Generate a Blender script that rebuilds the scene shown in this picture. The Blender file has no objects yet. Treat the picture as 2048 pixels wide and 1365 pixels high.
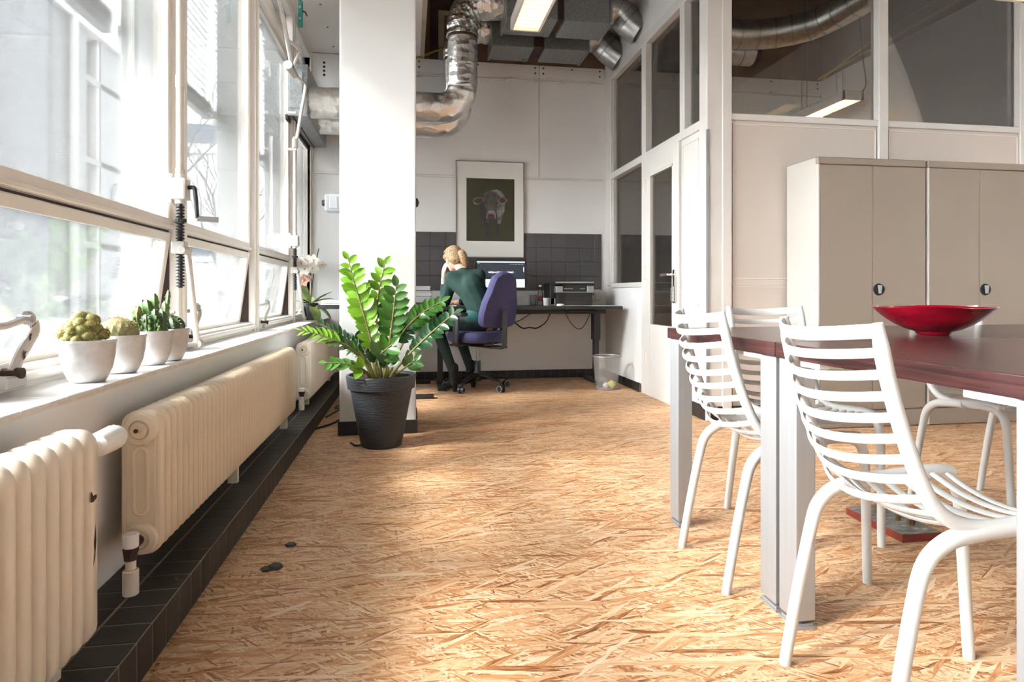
import bpy, bmesh, math, random
from mathutils import Vector, Matrix, Quaternion
from math import sin, cos, pi, radians, atan2, sqrt

random.seed(7)
S = bpy.context.scene
C = S.collection
V = Vector

# ------------------------------------------------------------------ camera, world, sun, exposure
FPX = 1270.0
cam = bpy.data.cameras.new('camera')
cam.sensor_width = 36.0
cam.lens = FPX / 2048 * 36.0
cam.shift_y = -(682.5 - 586.0) / 2048.0
cam.clip_start = 0.02
cam.clip_end = 300
camo = bpy.data.objects.new('camera', cam)
C.objects.link(camo)
camo.location = (0, 0, 0.88)
camo.rotation_euler = (pi / 2, 0, -math.atan(204 / FPX))
S.camera = camo

w = bpy.data.worlds.new('overcast_sky')
S.world = w
w.use_nodes = True
wn = w.node_tree
bg = wn.nodes['Background']
bg.inputs['Color'].default_value = (0.95, 0.98, 1.0, 1)
bg.inputs['Strength'].default_value = 16.0

sun = bpy.data.lights.new('sun', 'SUN')
sun.energy = 4.5
sun.angle = radians(11)
sun.color = (1.0, 0.965, 0.91)
suno = bpy.data.objects.new('sun', sun)
C.objects.link(suno)
suno.location = (-12, -4, 9)
suno.rotation_euler = V((0.93, 0.36, -0.78)).to_track_quat('-Z', 'Y').to_euler()

S.view_settings.view_transform = 'Standard'
S.view_settings.look = 'None'
S.view_settings.gamma = 1.0
S.view_settings.use_curve_mapping = False
S.view_settings.exposure = 0.95
S.cycles.max_bounces = 14
S.cycles.diffuse_bounces = 6
S.cycles.transparent_max_bounces = 24
S.cycles.caustics_reflective = False
S.cycles.caustics_refractive = False
S.cycles.sample_clamp_indirect = 8.0

# ------------------------------------------------------------------ materials
def mat(name, col, rough=0.5, metal=0.0, spec=0.5, var=0.0, vscale=8.0, vstretch=(1, 1, 1), bump=0.0, bscale=60.0,
        col2=None, emit=None, estr=0.0, coat=0.0, sss=0.0, rvar=0.0, distort=0.0):
    m = bpy.data.materials.new(name)
    m.use_nodes = True
    t = m.node_tree
    n, l = t.nodes, t.links
    b = n['Principled BSDF']
    b.inputs['Base Color'].default_value = (*col, 1)
    b.inputs['Roughness'].default_value = rough
    b.inputs['Metallic'].default_value = metal
    b.inputs['Specular IOR Level'].default_value = spec
    if coat:
        b.inputs['Coat Weight'].default_value = coat
        b.inputs['Coat Roughness'].default_value = 0.1
    if emit:
        b.inputs['Emission Color'].default_value = (*emit, 1)
        b.inputs['Emission Strength'].default_value = estr
    if var or col2 or bump:
        tc = n.new('ShaderNodeTexCoord')
        mp = n.new('ShaderNodeMapping')
        mp.inputs['Scale'].default_value = vstretch
        l.new(tc.outputs['Object'], mp.inputs['Vector'])
    if var or col2:
        ns = n.new('ShaderNodeTexNoise')
        ns.inputs['Scale'].default_value = vscale
        ns.inputs['Detail'].default_value = 5
        ns.inputs['Distortion'].default_value = distort
        l.new(mp.outputs[0], ns.inputs['Vector'])
        r = n.new('ShaderNodeValToRGB')
        c2 = col2 if col2 else tuple(max(0, c * (1 - var)) for c in col)
        r.color_ramp.elements[0].position = 0.35
        r.color_ramp.elements[1].position = 0.65
        r.color_ramp.elements[0].color = (*c2, 1)
        r.color_ramp.elements[1].color = (*col, 1)
        l.new(ns.outputs['Fac'], r.inputs[0])
        l.new(r.outputs[0], b.inputs['Base Color'])
        if rvar:
            mr = n.new('ShaderNodeMapRange')
            mr.inputs['To Min'].default_value = max(0.02, rough - rvar)
            mr.inputs['To Max'].default_value = rough + rvar
            l.new(ns.outputs['Fac'], mr.inputs[0])
            l.new(mr.outputs[0], b.inputs['Roughness'])
    if bump:
        nb = n.new('ShaderNodeTexNoise')
        nb.inputs['Scale'].default_value = bscale
        nb.inputs['Detail'].default_value = 4
        l.new(mp.outputs[0], nb.inputs['Vector'])
        bp = n.new('ShaderNodeBump')
        bp.inputs['Strength'].default_value = bump
        bp.inputs['Distance'].default_value = 0.01
        l.new(nb.outputs['Fac'], bp.inputs['Height'])
        l.new(bp.outputs[0], b.inputs['Normal'])
    return m

def glass_mat(name, tint=(1, 1, 1), dust_haze=0.03, refl=1.0):
    m = bpy.data.materials.new(name)
    m.use_nodes = True
    t = m.node_tree
    n, l = t.nodes, t.links
    n.clear()
    out = n.new('ShaderNodeOutputMaterial')
    tr = n.new('ShaderNodeBsdfTransparent'); tr.inputs[0].default_value = (*tint, 1)
    gl = n.new('ShaderNodeBsdfGlossy'); gl.inputs['Roughness'].default_value = 0.01
    fr = n.new('ShaderNodeFresnel'); fr.inputs[0].default_value = 1.45
    mu = n.new('ShaderNodeMath'); mu.operation = 'MULTIPLY'; mu.inputs[1].default_value = refl
    l.new(fr.outputs[0], mu.inputs[0])
    mx = n.new('ShaderNodeMixShader')
    l.new(mu.outputs[0], mx.inputs[0]); l.new(tr.outputs[0], mx.inputs[1]); l.new(gl.outputs[0], mx.inputs[2])
    df = n.new('ShaderNodeBsdfTranslucent'); df.inputs[0].default_value = (0.9, 0.9, 0.9, 1)
    tc = n.new('ShaderNodeTexCoord')
    ns = n.new('ShaderNodeTexNoise'); ns.inputs['Scale'].default_value = 90; ns.inputs['Detail'].default_value = 3
    l.new(tc.outputs['Object'], ns.inputs['Vector'])
    mr = n.new('ShaderNodeMapRange')
    mr.inputs['From Min'].default_value = 0.35; mr.inputs['From Max'].default_value = 0.75
    mr.inputs['To Min'].default_value = dust_haze * 0.5; mr.inputs['To Max'].default_value = dust_haze * 1.6
    l.new(ns.outputs['Fac'], mr.inputs[0])
    m2 = n.new('ShaderNodeMixShader')
    l.new(mr.outputs[0], m2.inputs[0]); l.new(mx.outputs[0], m2.inputs[1]); l.new(df.outputs[0], m2.inputs[2])
    l.new(m2.outputs[0], out.inputs[0])
    return m

def osb_mat():
    m = bpy.data.materials.new('oriented_strand_board')
    m.use_nodes = True
    t = m.node_tree
    n, l = t.nodes, t.links
    b = n['Principled BSDF']
    tc = n.new('ShaderNodeTexCoord')
    wob = n.new('ShaderNodeTexNoise'); wob.inputs['Scale'].default_value = 14; wob.inputs['Detail'].default_value = 3
    l.new(tc.outputs['Object'], wob.inputs['Vector'])
    sc = n.new('ShaderNodeVectorMath'); sc.operation = 'MULTIPLY_ADD'
    sc.inputs[1].default_value = (0.012, 0.012, 0); l.new(wob.outputs['Color'], sc.inputs[0]); l.new(tc.outputs['Object'], sc.inputs[2])
    pal = [(0.0, (0.20, 0.068, 0.024)), (0.16, (0.44, 0.185, 0.070)), (0.38, (0.62, 0.325, 0.155)), (0.68, (0.74, 0.475, 0.275)), (1.0, (0.84, 0.665, 0.49))]
    col = None; hgt = None
    layers = [(4, 11, 110, 1.0), (58, 16, 120, .68), (-22, 12, 140, .55), (13, 10, 110, .58), (-55, 17, 145, .74), (-6, 9, 95, .60), (31, 12, 165, .66), (84, 17, 130, .84), (2, 12, 190, .60), (-12, 8, 110, .70), (46, 17, 220, .82), (-33, 7.5, 85, .88), (8, 6, 72, .86)]
    for i, (a, sx, sy, th) in enumerate(layers):
        vr = n.new('ShaderNodeVectorRotate'); vr.rotation_type = 'Z_AXIS'
        vr.inputs['Angle'].default_value = radians(a)
        l.new(sc.outputs[0], vr.inputs['Vector'])
        mp = n.new('ShaderNodeMapping'); mp.inputs['Scale'].default_value = (sx, sy, 1); mp.inputs['Location'].default_value = (i * 7.3, i * 3.1, i * 1.7)
        l.new(vr.outputs[0], mp.inputs['Vector'])
        vo = n.new('ShaderNodeTexVoronoi'); vo.voronoi_dimensions = '2D'; vo.inputs['Scale'].default_value = 1.0
        l.new(mp.outputs[0], vo.inputs['Vector'])
        sp = n.new('ShaderNodeSeparateColor'); l.new(vo.outputs['Color'], sp.inputs[0])
        gr = n.new('ShaderNodeTexNoise'); gr.noise_dimensions = '2D'
        gr.inputs['Scale'].default_value = 3.0; gr.inputs['Detail'].default_value = 4
        l.new(mp.outputs[0], gr.inputs['Vector'])
        ad = n.new('ShaderNodeMath'); ad.operation = 'MULTIPLY_ADD'; ad.inputs[1].default_value = 0.75
        l.new(gr.outputs['Fac'], ad.inputs[0])
        su = n.new('ShaderNodeMath'); su.operation = 'MULTIPLY_ADD'; su.inputs[1].default_value = 0.82; su.inputs[2].default_value = -0.30
        l.new(sp.outputs[1], su.inputs[0]); l.new(su.outputs[0], ad.inputs[2])
        rp = n.new('ShaderNodeValToRGB')
        e = rp.color_ramp.elements
        e[0].position, e[0].color = pal[0][0], (*pal[0][1], 1)
        e[1].position, e[1].color = pal[-1][0], (*pal[-1][1], 1)
        for p_, c_ in pal[1:-1]:
            k = e.new(p_); k.color = (*c_, 1)
        l.new(ad.outputs[0], rp.inputs[0])
        if col is None:
            col, hgt = rp.outputs[0], sp.outputs[0]
        else:
            gt = n.new('ShaderNodeMath'); gt.operation = 'GREATER_THAN'; gt.inputs[1].default_value = th
            l.new(sp.outputs[0], gt.inputs[0])
            mx = n.new('ShaderNodeMix'); mx.data_type = 'RGBA'
            l.new(gt.outputs[0], mx.inputs[0]); l.new(col, mx.inputs[6]); l.new(rp.outputs[0], mx.inputs[7])
            mf = n.new('ShaderNodeMix')
            l.new(gt.outputs[0], mf.inputs[0]); l.new(hgt, mf.inputs[2]); l.new(sp.outputs[2], mf.inputs[3])
            col, hgt = mx.outputs[2], mf.outputs[0]
    # foot wear and greyed dirt patches
    big = n.new('ShaderNodeTexNoise'); big.inputs['Scale'].default_value = 1.3; big.inputs['Detail'].default_value = 5
    l.new(tc.outputs['Object'], big.inputs['Vector'])
    br = n.new('ShaderNodeMapRange'); br.inputs['From Min'].default_value = 0.35; br.inputs['From Max'].default_value = 0.7
    br.inputs['To Min'].default_value = 0.78; br.inputs['To Max'].default_value = 0.98
    l.new(big.outputs['Fac'], br.inputs[0])
    mm = n.new('ShaderNodeVectorMath'); mm.operation = 'SCALE'
    l.new(col, mm.inputs[0]); l.new(br.outputs[0], mm.inputs['Scale'])
    l.new(mm.outputs[0], b.inputs['Base Color'])
    b.inputs['Roughness'].default_value = 0.5
    b.inputs['Specular IOR Level'].default_value = 0.35
    bp = n.new('ShaderNodeBump'); bp.inputs['Strength'].default_value = 0.25; bp.inputs['Distance'].default_value = 0.002
    l.new(hgt, bp.inputs['Height']); l.new(bp.outputs[0], b.inputs['Normal'])
    return m

def foil_mat(name, col, rough, bs, bscale, stretch=(1, 1, 1)):
    m = mat(name, col, rough, 1.0)
    t = m.node_tree; n, l = t.nodes, t.links
    b = n['Principled BSDF']
    tc = n.new('ShaderNodeTexCoord'); mp = n.new('ShaderNodeMapping'); mp.inputs['Scale'].default_value = stretch
    l.new(tc.outputs['Object'], mp.inputs['Vector'])
    v1 = n.new('ShaderNodeTexVoronoi'); v1.inputs['Scale'].default_value = bscale; v1.feature = 'F1'
    ns = n.new('ShaderNodeTexNoise'); ns.inputs['Scale'].default_value = bscale * 0.5; ns.inputs['Detail'].default_value = 6; ns.inputs['Distortion'].default_value = 1.5
    l.new(mp.outputs[0], ns.inputs['Vector'])
    l.new(mp.outputs[0], v1.inputs['Vector'])
    ad = n.new('ShaderNodeMath'); ad.operation = 'ADD'
    l.new(v1.outputs['Distance'], ad.inputs[0]); l.new(ns.outputs['Fac'], ad.inputs[1])
    bp = n.new('ShaderNodeBump'); bp.inputs['Strength'].default_value = bs; bp.inputs['Distance'].default_value = 0.02
    l.new(ad.outputs[0], bp.inputs['Height']); l.new(bp.outputs[0], b.inputs['Normal'])
    return m

M = {}
M['osb'] = osb_mat()
M['wall'] = mat('white_wall_paint', (0.80, 0.785, 0.775), 0.55, var=0.04, vscale=2.5, bump=0.08, bscale=40)
M['white'] = mat('white_gloss_paint', (0.70, 0.665, 0.635), 0.35, var=0.05, vscale=4)
M['frame'] = mat('old_white_window_paint', (0.74, 0.695, 0.645), 0.38, var=0.04, vscale=10, bump=0.1, bscale=30)
M['chip'] = mat('chipped_white_paint', (0.52, 0.485, 0.45), 0.45, col2=(0.49, 0.455, 0.42), vscale=10, bump=0.2, bscale=40)
M['rust'] = mat('bare_rusty_iron', (0.07, 0.035, 0.025), 0.8, var=0.5, vscale=40)
M['gapdark'] = mat('dark_wood_and_gap_shade', (0.05, 0.03, 0.025), 0.8)  # one dark tone for weathered wood and for shade in gaps
M['soffit'] = mat('soffit_board', (0.78, 0.75, 0.72), 0.5, var=0.04, vscale=3)
M['ceil'] = mat('dark_wood_wool_ceiling', (0.075, 0.055, 0.045), 0.9, var=0.35, vscale=4, bump=0.5, bscale=80)
M['brown'] = mat('brown_ceiling_board', (0.24, 0.155, 0.115), 0.75, var=0.2, vscale=5)
M['tan'] = mat('tan_wood_lath', (0.50, 0.42, 0.33), 0.7, var=0.15, vscale=8)
M['tile'] = mat('black_floor_tile', (0.014, 0.0125, 0.0125), 0.5, var=0.25, vscale=12, bump=0.08, bscale=60)
M['grout'] = mat('grey_grout', (0.24, 0.19, 0.155), 0.9)
M['wtile'] = mat('slate_wall_tile', (0.076, 0.069, 0.074), 0.35, var=0.12, vscale=6)
M['wgrout'] = mat('slate_grout', (0.035, 0.031, 0.033), 0.8)
M['sill'] = mat('white_sill_tile', (0.80, 0.79, 0.78), 0.22, var=0.05, vscale=6)
M['silledge'] = mat('raw_tile_edge', (0.70, 0.62, 0.54), 0.7, var=0.2, vscale=20, vstretch=(1, 2, 6))
M['rad'] = mat('cream_radiator_enamel', (0.72, 0.60, 0.45), 0.33, var=0.08, vscale=6)
M['radw'] = mat('pale_radiator_enamel', (0.76, 0.68, 0.57), 0.3, var=0.06, vscale=6)
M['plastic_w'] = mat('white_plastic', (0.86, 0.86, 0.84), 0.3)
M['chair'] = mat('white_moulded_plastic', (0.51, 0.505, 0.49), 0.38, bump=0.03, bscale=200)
M['alu'] = mat('brushed_aluminium', (0.37, 0.37, 0.38), 0.45, 0.6, var=0.05, vscale=3, vstretch=(30, 30, 0.5))
M['steel'] = mat('galvanised_steel', (0.36, 0.37, 0.37), 0.42, 0.85, var=0.3, vscale=30)
M['steel_dark'] = mat('dull_galvanised_steel', (0.30, 0.31, 0.315), 0.5, 0.7, var=0.25, vscale=45)
M['foil'] = foil_mat('aluminium_foil_wrap', (0.74, 0.72, 0.70), 0.30, 0.42, 12, (1, 1, 1.3))
M['foil2'] = foil_mat('crumpled_foil_wrap', (0.74, 0.72, 0.70), 0.28, 0.6, 22)
M['spiral'] = mat('spiral_duct_steel', (0.48, 0.48, 0.47), 0.3, 1.0, var=0.25, vscale=25)
M['black'] = mat('black_plastic', (0.015, 0.015, 0.016), 0.4)
M['blackm'] = mat('black_powder_coat', (0.012, 0.012, 0.013), 0.5)
M['grey'] = mat('grey_plastic', (0.30, 0.31, 0.32), 0.4)
M['tabletop'] = mat('dark_red_brown_veneer', (0.070, 0.023, 0.021), 0.24, var=0, col2=(0.024, 0.009, 0.010), vscale=3, vstretch=(26, 1.2, 40), coat=0.1)
M['pillar'] = mat('off_white_pillar_paint', (0.63, 0.62, 0.612), 0.55, var=0.03, vscale=2.5, bump=0.08, bscale=40)
M['cream'] = mat('bounce_tinted_partition_paint', (0.60, 0.525, 0.475), 0.5, var=0.03, vscale=3)  # warm light bounced off the floor is mixed into this paint colour
M['cab'] = mat('taupe_cabinet_enamel', (0.275, 0.225, 0.185), 0.42, var=0.03, vscale=3, bump=0.02, bscale=300)
M['cabedge'] = mat('window_lit_cabinet_side', (0.47, 0.44, 0.405), 0.4)  # carcass paler than the doors: window light put into its colour
M['glass'] = glass_mat('window_glass', (0.97, 0.985, 0.98), 0.012, 0.9)
M['iglass'] = glass_mat('partition_glass', (0.955, 0.95, 0.94), 0.022, 0.9)  # veil amount also imitates the haze of reflected window light
M['clear'] = glass_mat('clear_drinking_glass', (0.9, 0.92, 0.92), 0.10, 1.0)
M['louver'] = mat('lamp_louver', (0.85, 0.78, 0.62), 0.35, emit=(1.0, 0.80, 0.50), estr=0.30)
M['tube'] = mat('fluorescent_tube', (1, 1, 1), 0.5, emit=(1.0, 0.86, 0.62), estr=6.0)
M['leaf'] = mat('glossy_green_leaf', (0.055, 0.17, 0.022), 0.28, var=0.3, vscale=12)
M['leafy'] = mat('young_bright_leaf', (0.19, 0.42, 0.025), 0.3, var=0.25, vscale=12)
M['leafd'] = mat('dark_green_leaf', (0.025, 0.085, 0.028), 0.25, var=0.3, vscale=12)
M['stem'] = mat('green_brown_stem', (0.22, 0.20, 0.055), 0.5)
M['soil'] = mat('bark_soil', (0.06, 0.032, 0.02), 0.95, var=0.6, vscale=60, bump=1.0, bscale=60)
M['planter'] = mat('anthracite_planter', (0.023, 0.0255, 0.031), 0.5, bump=0.35, bscale=25, var=0.2, vscale=15, vstretch=(1, 1, 5))
M['pot'] = mat('whitewashed_pot', (0.62, 0.605, 0.605), 0.35, 0.2, var=0.20, vscale=24, distort=0.4)
M['cact_y'] = mat('yellow_green_cactus', (0.25, 0.23, 0.065), 0.7, col2=(0.10, 0.12, 0.03), vscale=70)
M['cact_g'] = mat('green_cactus', (0.10, 0.20, 0.035), 0.5, var=0.5, vscale=50)
M['cact_d'] = mat('dark_green_cactus', (0.05, 0.095, 0.035), 0.5, var=0.3, vscale=40)
M['cact_b'] = mat('spiny_barrel_cactus', (0.36, 0.30, 0.16), 0.8, col2=(0.20, 0.20, 0.08), vscale=70)
M['spine'] = mat('straw_cactus_spines', (0.62, 0.47, 0.22), 0.7)
M['spinew'] = mat('white_cactus_spines', (0.75, 0.72, 0.62), 0.7)
M['petal'] = mat('white_orchid_petal', (0.88, 0.86, 0.80), 0.5)
M['pinkpetal'] = mat('pink_orchid_petal', (0.75, 0.35, 0.35), 0.5, col2=(0.85, 0.65, 0.45), vscale=30)
M['leafp'] = mat('pale_orchid_leaf', (0.30, 0.42, 0.14), 0.4, var=0.3, vscale=10)
M['twig'] = mat('dry_brown_twig', (0.10, 0.075, 0.06), 0.8)
M['bark'] = mat('grey_bark', (0.055, 0.050, 0.052), 0.9, var=0.3, vscale=20)
M['red'] = mat('ruby_red_lacquer', (0.24, 0.002, 0.012), 0.2, col2=(0.12, 0.001, 0.006), vscale=9, vstretch=(1, 1, 4), coat=0.6)
M['wood_red'] = mat('red_painted_steel', (0.20, 0.028, 0.018), 0.45, var=0.3, vscale=20)
M['scuff'] = mat('scuffed_grey_steel', (0.30, 0.29, 0.28), 0.6, 0.3, col2=(0.12, 0.115, 0.11), vscale=25, vstretch=(1, 4, 1))
M['bolt'] = mat('rusty_bolt', (0.16, 0.095, 0.04), 0.6, 0.4, var=0.5, vscale=60)
M['greenp'] = mat('green_plastic', (0.01, 0.16, 0.12), 0.4)
M['yellowp'] = mat('yellow_conduit', (0.45, 0.36, 0.06), 0.5)
M['skin'] = mat('skin', (0.62, 0.36, 0.27), 0.5)
M['hair'] = mat('blond_hair', (0.46, 0.29, 0.15), 0.42, col2=(0.15, 0.083, 0.04), vscale=14, vstretch=(6, 2, 6), bump=0.6, bscale=50)
M['sweater'] = mat('dark_green_knit', (0.010, 0.040, 0.033), 0.85, var=0.35, vscale=10, bump=0.4, bscale=12)
M['shirt'] = mat('teal_undershirt', (0.010, 0.075, 0.08), 0.8)
M['legging'] = mat('dark_teal_tights', (0.008, 0.028, 0.026), 0.75, var=0.3, vscale=10)
M['boot'] = mat('black_suede', (0.008, 0.008, 0.009), 0.8)
M['blue'] = mat('blue_violet_upholstery', (0.048, 0.045, 0.125), 0.85, var=0.2, vscale=50, bump=0.2, bscale=300)
M['tube2'] = mat('warm_fluorescent_tube', (1, 1, 1), 0.5, emit=(1.0, 0.74, 0.45), estr=22.0)
M['screen'] = mat('dark_screen', (0.004, 0.006, 0.010), 0.12, emit=(0.010, 0.014, 0.022), estr=1.0)
M['screen_w'] = mat('lit_screen_panel', (0.1, 0.1, 0.1), 0.2, emit=(0.62, 0.70, 0.82), estr=0.75)
M['screen_t'] = mat('lit_screen_text', (0.1, 0.1, 0.1), 0.2, emit=(0.9, 0.93, 1.0), estr=1.1)
M['paper'] = mat('white_paper', (0.80, 0.80, 0.82), 0.7)
M['matboard'] = mat('cream_mat_board', (0.74, 0.71, 0.67), 0.5)
M['pframe'] = mat('thin_grey_metal_frame', (0.30, 0.27, 0.25), 0.35, 0.6)
M['p_bg'] = mat('olive_print', (0.034, 0.034, 0.014), 0.25, var=0.25, vscale=3)
M['p_dark'] = mat('cow_dark_print', (0.030, 0.026, 0.026), 0.25, var=0.4, vscale=25)
M['p_mid'] = mat('cow_grey_print', (0.075, 0.068, 0.066), 0.25, col2=(0.032, 0.028, 0.03), vscale=22)
M['p_face'] = mat('cow_face_print', (0.085, 0.074, 0.062), 0.25, col2=(0.040, 0.035, 0.03), vscale=14, vstretch=(1, 1, 0.5))
M['p_light'] = mat('cow_light_print', (0.20, 0.18, 0.17), 0.25, col2=(0.075, 0.068, 0.066), vscale=18)
M['p_nose'] = mat('cow_nose_print', (0.050, 0.020, 0.020), 0.25)
M['p_ear'] = mat('cow_ear_print', (0.045, 0.018, 0.016), 0.25)
M['pinkart'] = mat('dusky_pink_print', (0.26, 0.10, 0.11), 0.5, col2=(0.12, 0.045, 0.055), vscale=20)
M['mesh'] = mat('fine_wire_mesh', (0.62, 0.62, 0.61), 0.5, 0.4)
_b = M['mesh'].node_tree.nodes['Principled BSDF']; _b.inputs['Alpha'].default_value = 0.27
M['yellowpaper'] = mat('yellow_paper', (0.75, 0.70, 0.20), 0.7)
M['facade'] = mat('white_render', (0.50, 0.50, 0.50), 0.7)
M['concrete'] = mat('grey_concrete', (0.13, 0.132, 0.142), 0.8, var=0.12, vscale=5)
M['pier'] = mat('grey_pier_paint', (0.36, 0.356, 0.35), 0.6)
M['slat'] = mat('silver_blind_slat', (0.30, 0.31, 0.33), 0.35, 0.1)
M['rail'] = mat('dark_blind_rail', (0.065, 0.063, 0.066), 0.5)
M['fence'] = mat('pale_teal_fence', (0.20, 0.232, 0.235), 0.6)
M['fglass'] = mat('dim_far_window', (0.07, 0.085, 0.11), 0.3, spec=0.1)
M['ground'] = mat('pale_pavement', (0.20, 0.20, 0.195), 0.9, var=0.2, vscale=1)
M['hedge'] = mat('grey_green_hedge', (0.06, 0.065, 0.05), 0.8, var=0.4, vscale=8)
M['cable'] = mat('black_cable', (0.01, 0.01, 0.01), 0.5)
M['cableg'] = mat('grey_brown_cable', (0.16, 0.12, 0.10), 0.5)
M['brass'] = mat('chrome_handle', (0.75, 0.70, 0.64), 0.18, 1.0)

# ------------------------------------------------------------------ geometry helpers
class G:
    def __init__(s): s.v = []; s.f = []
    def add(s, vs, fs):
        o = len(s.v); s.v += [V(p) for p in vs]; s.f += [tuple(i + o for i in f) for f in fs]; return s
    def box(s, x0, x1, y0, y1, z0, z1, T=None):
        p = [V((x, y, z)) for x in (x0, x1) for y in (y0, y1) for z in (z0, z1)]
        if T: p = [T @ q for q in p]
        return s.add(p, [(0, 1, 3, 2), (4, 6, 7, 5), (0, 4, 5, 1), (2, 3, 7, 6), (0, 2, 6, 4), (1, 5, 7, 3)])
    def quad(s, a, b, c, d): return s.add([a, b, c, d], [(0, 1, 2, 3)])
    def poly(s, pts): return s.add(pts, [tuple(range(len(pts)))])
    def rings(s, rs, cap=True, closed=False):
        n = len(rs[0]); o = []
        vs = [p for r in rs for p in r]
        fs = []
        m = len(rs)
        for i in range(m if closed else m - 1):
            for j in range(n):
                a = i * n + j; b = i * n + (j + 1) % n
                c = ((i + 1) % m) * n + (j + 1) % n; d = ((i + 1) % m) * n + j
                fs.append((a, b, c, d))
        if cap and not closed:
            fs.append(tuple(range(n - 1, -1, -1)))
            fs.append(tuple((m - 1) * n + j for j in range(n)))
        return s.add(vs, fs)
    def cyl(s, p0, p1, r0, r1=None, n=16, cap=True):
        r1 = r0 if r1 is None else r1
        p0, p1 = V(p0), V(p1)
        q = (p1 - p0).normalized().to_track_quat('Z', 'Y')
        rs = []
        for p, r in ((p0, r0), (p1, r1)):
            rs.append([p + q @ V((r * cos(2 * pi * k / n), r * sin(2 * pi * k / n), 0)) for k in range(n)])
        return s.rings(rs, cap)
    def sweep(s, path, r, n=8, ell=None, long=None, cap=True):
        P = [V(p) for p in path]
        m = len(P)
        rl = r if isinstance(r, (list, tuple)) else [r] * m
        rs = []; A = None; T0 = None
        for i in range(m):
            T = (P[min(i + 1, m - 1)] - P[max(i - 1, 0)]).normalized()
            if long is not None:
                L = V(long[i]) if isinstance(long, list) else V(long)
                B = (L - T * L.dot(T)).normalized(); A = T.cross(B)
            elif A is None:
                h = V((0, 0, 1)) if abs(T.z) < 0.9 else V((1, 0, 0))
                A = T.cross(h).normalized(); B = T.cross(A)
            else:
                q = T0.rotation_difference(T)
                A = q @ A; A = (A - T * A.dot(T)).normalized(); B = T.cross(A)
            T0 = T
            ea, eb = ell if ell else (1, 1)
            rs.append([P[i] + A * (rl[i] * ea * cos(2 * pi * k / n)) + B * (rl[i] * eb * sin(2 * pi * k / n)) for k in range(n)])
        return s.rings(rs, cap)
    def lathe(s, prof, c=(0, 0, 0), n=32):
        c = V(c)
        rs = [[c + V((r * cos(2 * pi * k / n), r * sin(2 * pi * k / n), z)) for k in range(n)] for r, z in prof]
        return s.rings(rs, True)
    def ell(s, c, rad, nu=12, nv=8, q=None, bump=0.0):
        c = V(c)
        if not hasattr(rad, '__len__'): rad = (rad,) * 3
        vs = []; fs = []
        for j in range(nv + 1):
            t = pi * j / nv
            for k in range(nu):
                a = 2 * pi * k / nu
                p = V((rad[0] * sin(t) * cos(a), rad[1] * sin(t) * sin(a), rad[2] * cos(t)))
                if bump: p *= 1 + random.uniform(-bump, bump)
                if q: p = q @ p
                vs.append(c + p)
        for j in range(nv):
            for k in range(nu):
                fs.append((j * nu + k, j * nu + (k + 1) % nu, (j + 1) * nu + (k + 1) % nu, (j + 1) * nu + k))
        return s.add(vs, fs)

def mesh_of(name, g, m, smooth=False, bevel=0, seg=1, origin=V((0, 0, 0)), weld=True):
    bm = bmesh.new()
    vs = [bm.verts.new(p - origin) for p in g.v]
    for f in g.f:
        try: bm.faces.new([vs[i] for i in f])
        except ValueError: pass
    if weld: bmesh.ops.remove_doubles(bm, verts=bm.verts, dist=1e-6)
    bmesh.ops.recalc_face_normals(bm, faces=bm.faces)
    if bevel:
        ed = [e for e in bm.edges if len(e.link_faces) == 2 and e.calc_face_angle(0) > 0.5]
        bmesh.ops.bevel(bm, geom=ed, offset=bevel, segments=seg, affect='EDGES', profile=0.6, clamp_overlap=True)
    me = bpy.data.meshes.new(name)
    bm.to_mesh(me); bm.free()
    if m is not None: me.materials.append(m)
    if smooth:
        me.polygons.foreach_set('use_smooth', [True] * len(me.polygons))
        me.set_sharp_from_angle(angle=radians(42))
    return me

ORG = {}
def org(o): return ORG.get(o.name, V((0, 0, 0))) if o else V((0, 0, 0))

def obj(name, g, m, parent=None, smooth=False, bevel=0, seg=1, at=None, weld=True):
    """link g (world coordinates) as one mesh object; `at` is the object's own origin"""
    a = V(at) if at is not None else org(parent)
    me = mesh_of(name, g, M[m] if isinstance(m, str) else m, smooth, bevel, seg, a, weld)
    o = bpy.data.objects.new(name, me)
    C.objects.link(o)
    if parent: o.parent = parent
    o.location = a - org(parent)
    ORG[o.name] = a
    return o

def piece(name, me, parent, loc, rot=None, scale=None):
    o = bpy.data.objects.new(name, me)
    C.objects.link(o)
    o.parent = parent
    o.location = V(loc) - org(parent)
    if rot is not None: o.rotation_euler = rot
    if scale is not None: o.scale = scale if hasattr(scale, '__len__') else (scale,) * 3
    ORG[o.name] = V(loc)
    return o

def thing(name, label, cat, loc=(0, 0, 0), group=None):
    o = bpy.data.objects.new(name, None)
    o.empty_display_size = 0.05
    C.objects.link(o)
    o.location = loc
    ORG[o.name] = V(loc)
    o['label'] = label; o['category'] = cat
    if group: o['group'] = group
    return o

def tag(o, label, cat, group=None):
    o['label'] = label; o['category'] = cat
    if group: o['group'] = group
    return o

def struct(o): o['kind'] = 'structure'; return o

def sroot(name, loc=(0, 0, 0)):
    o = bpy.data.objects.new(name, None); C.objects.link(o); o.location = loc; ORG[o.name] = V(loc)
    o['kind'] = 'structure'; o.empty_display_size = 0.05
    return o

def copy_tree(o, parent=None):
    c = o.copy(); C.objects.link(c)
    if parent: c.parent = parent
    for ch in list(o.children): copy_tree(ch, c)
    return c

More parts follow.
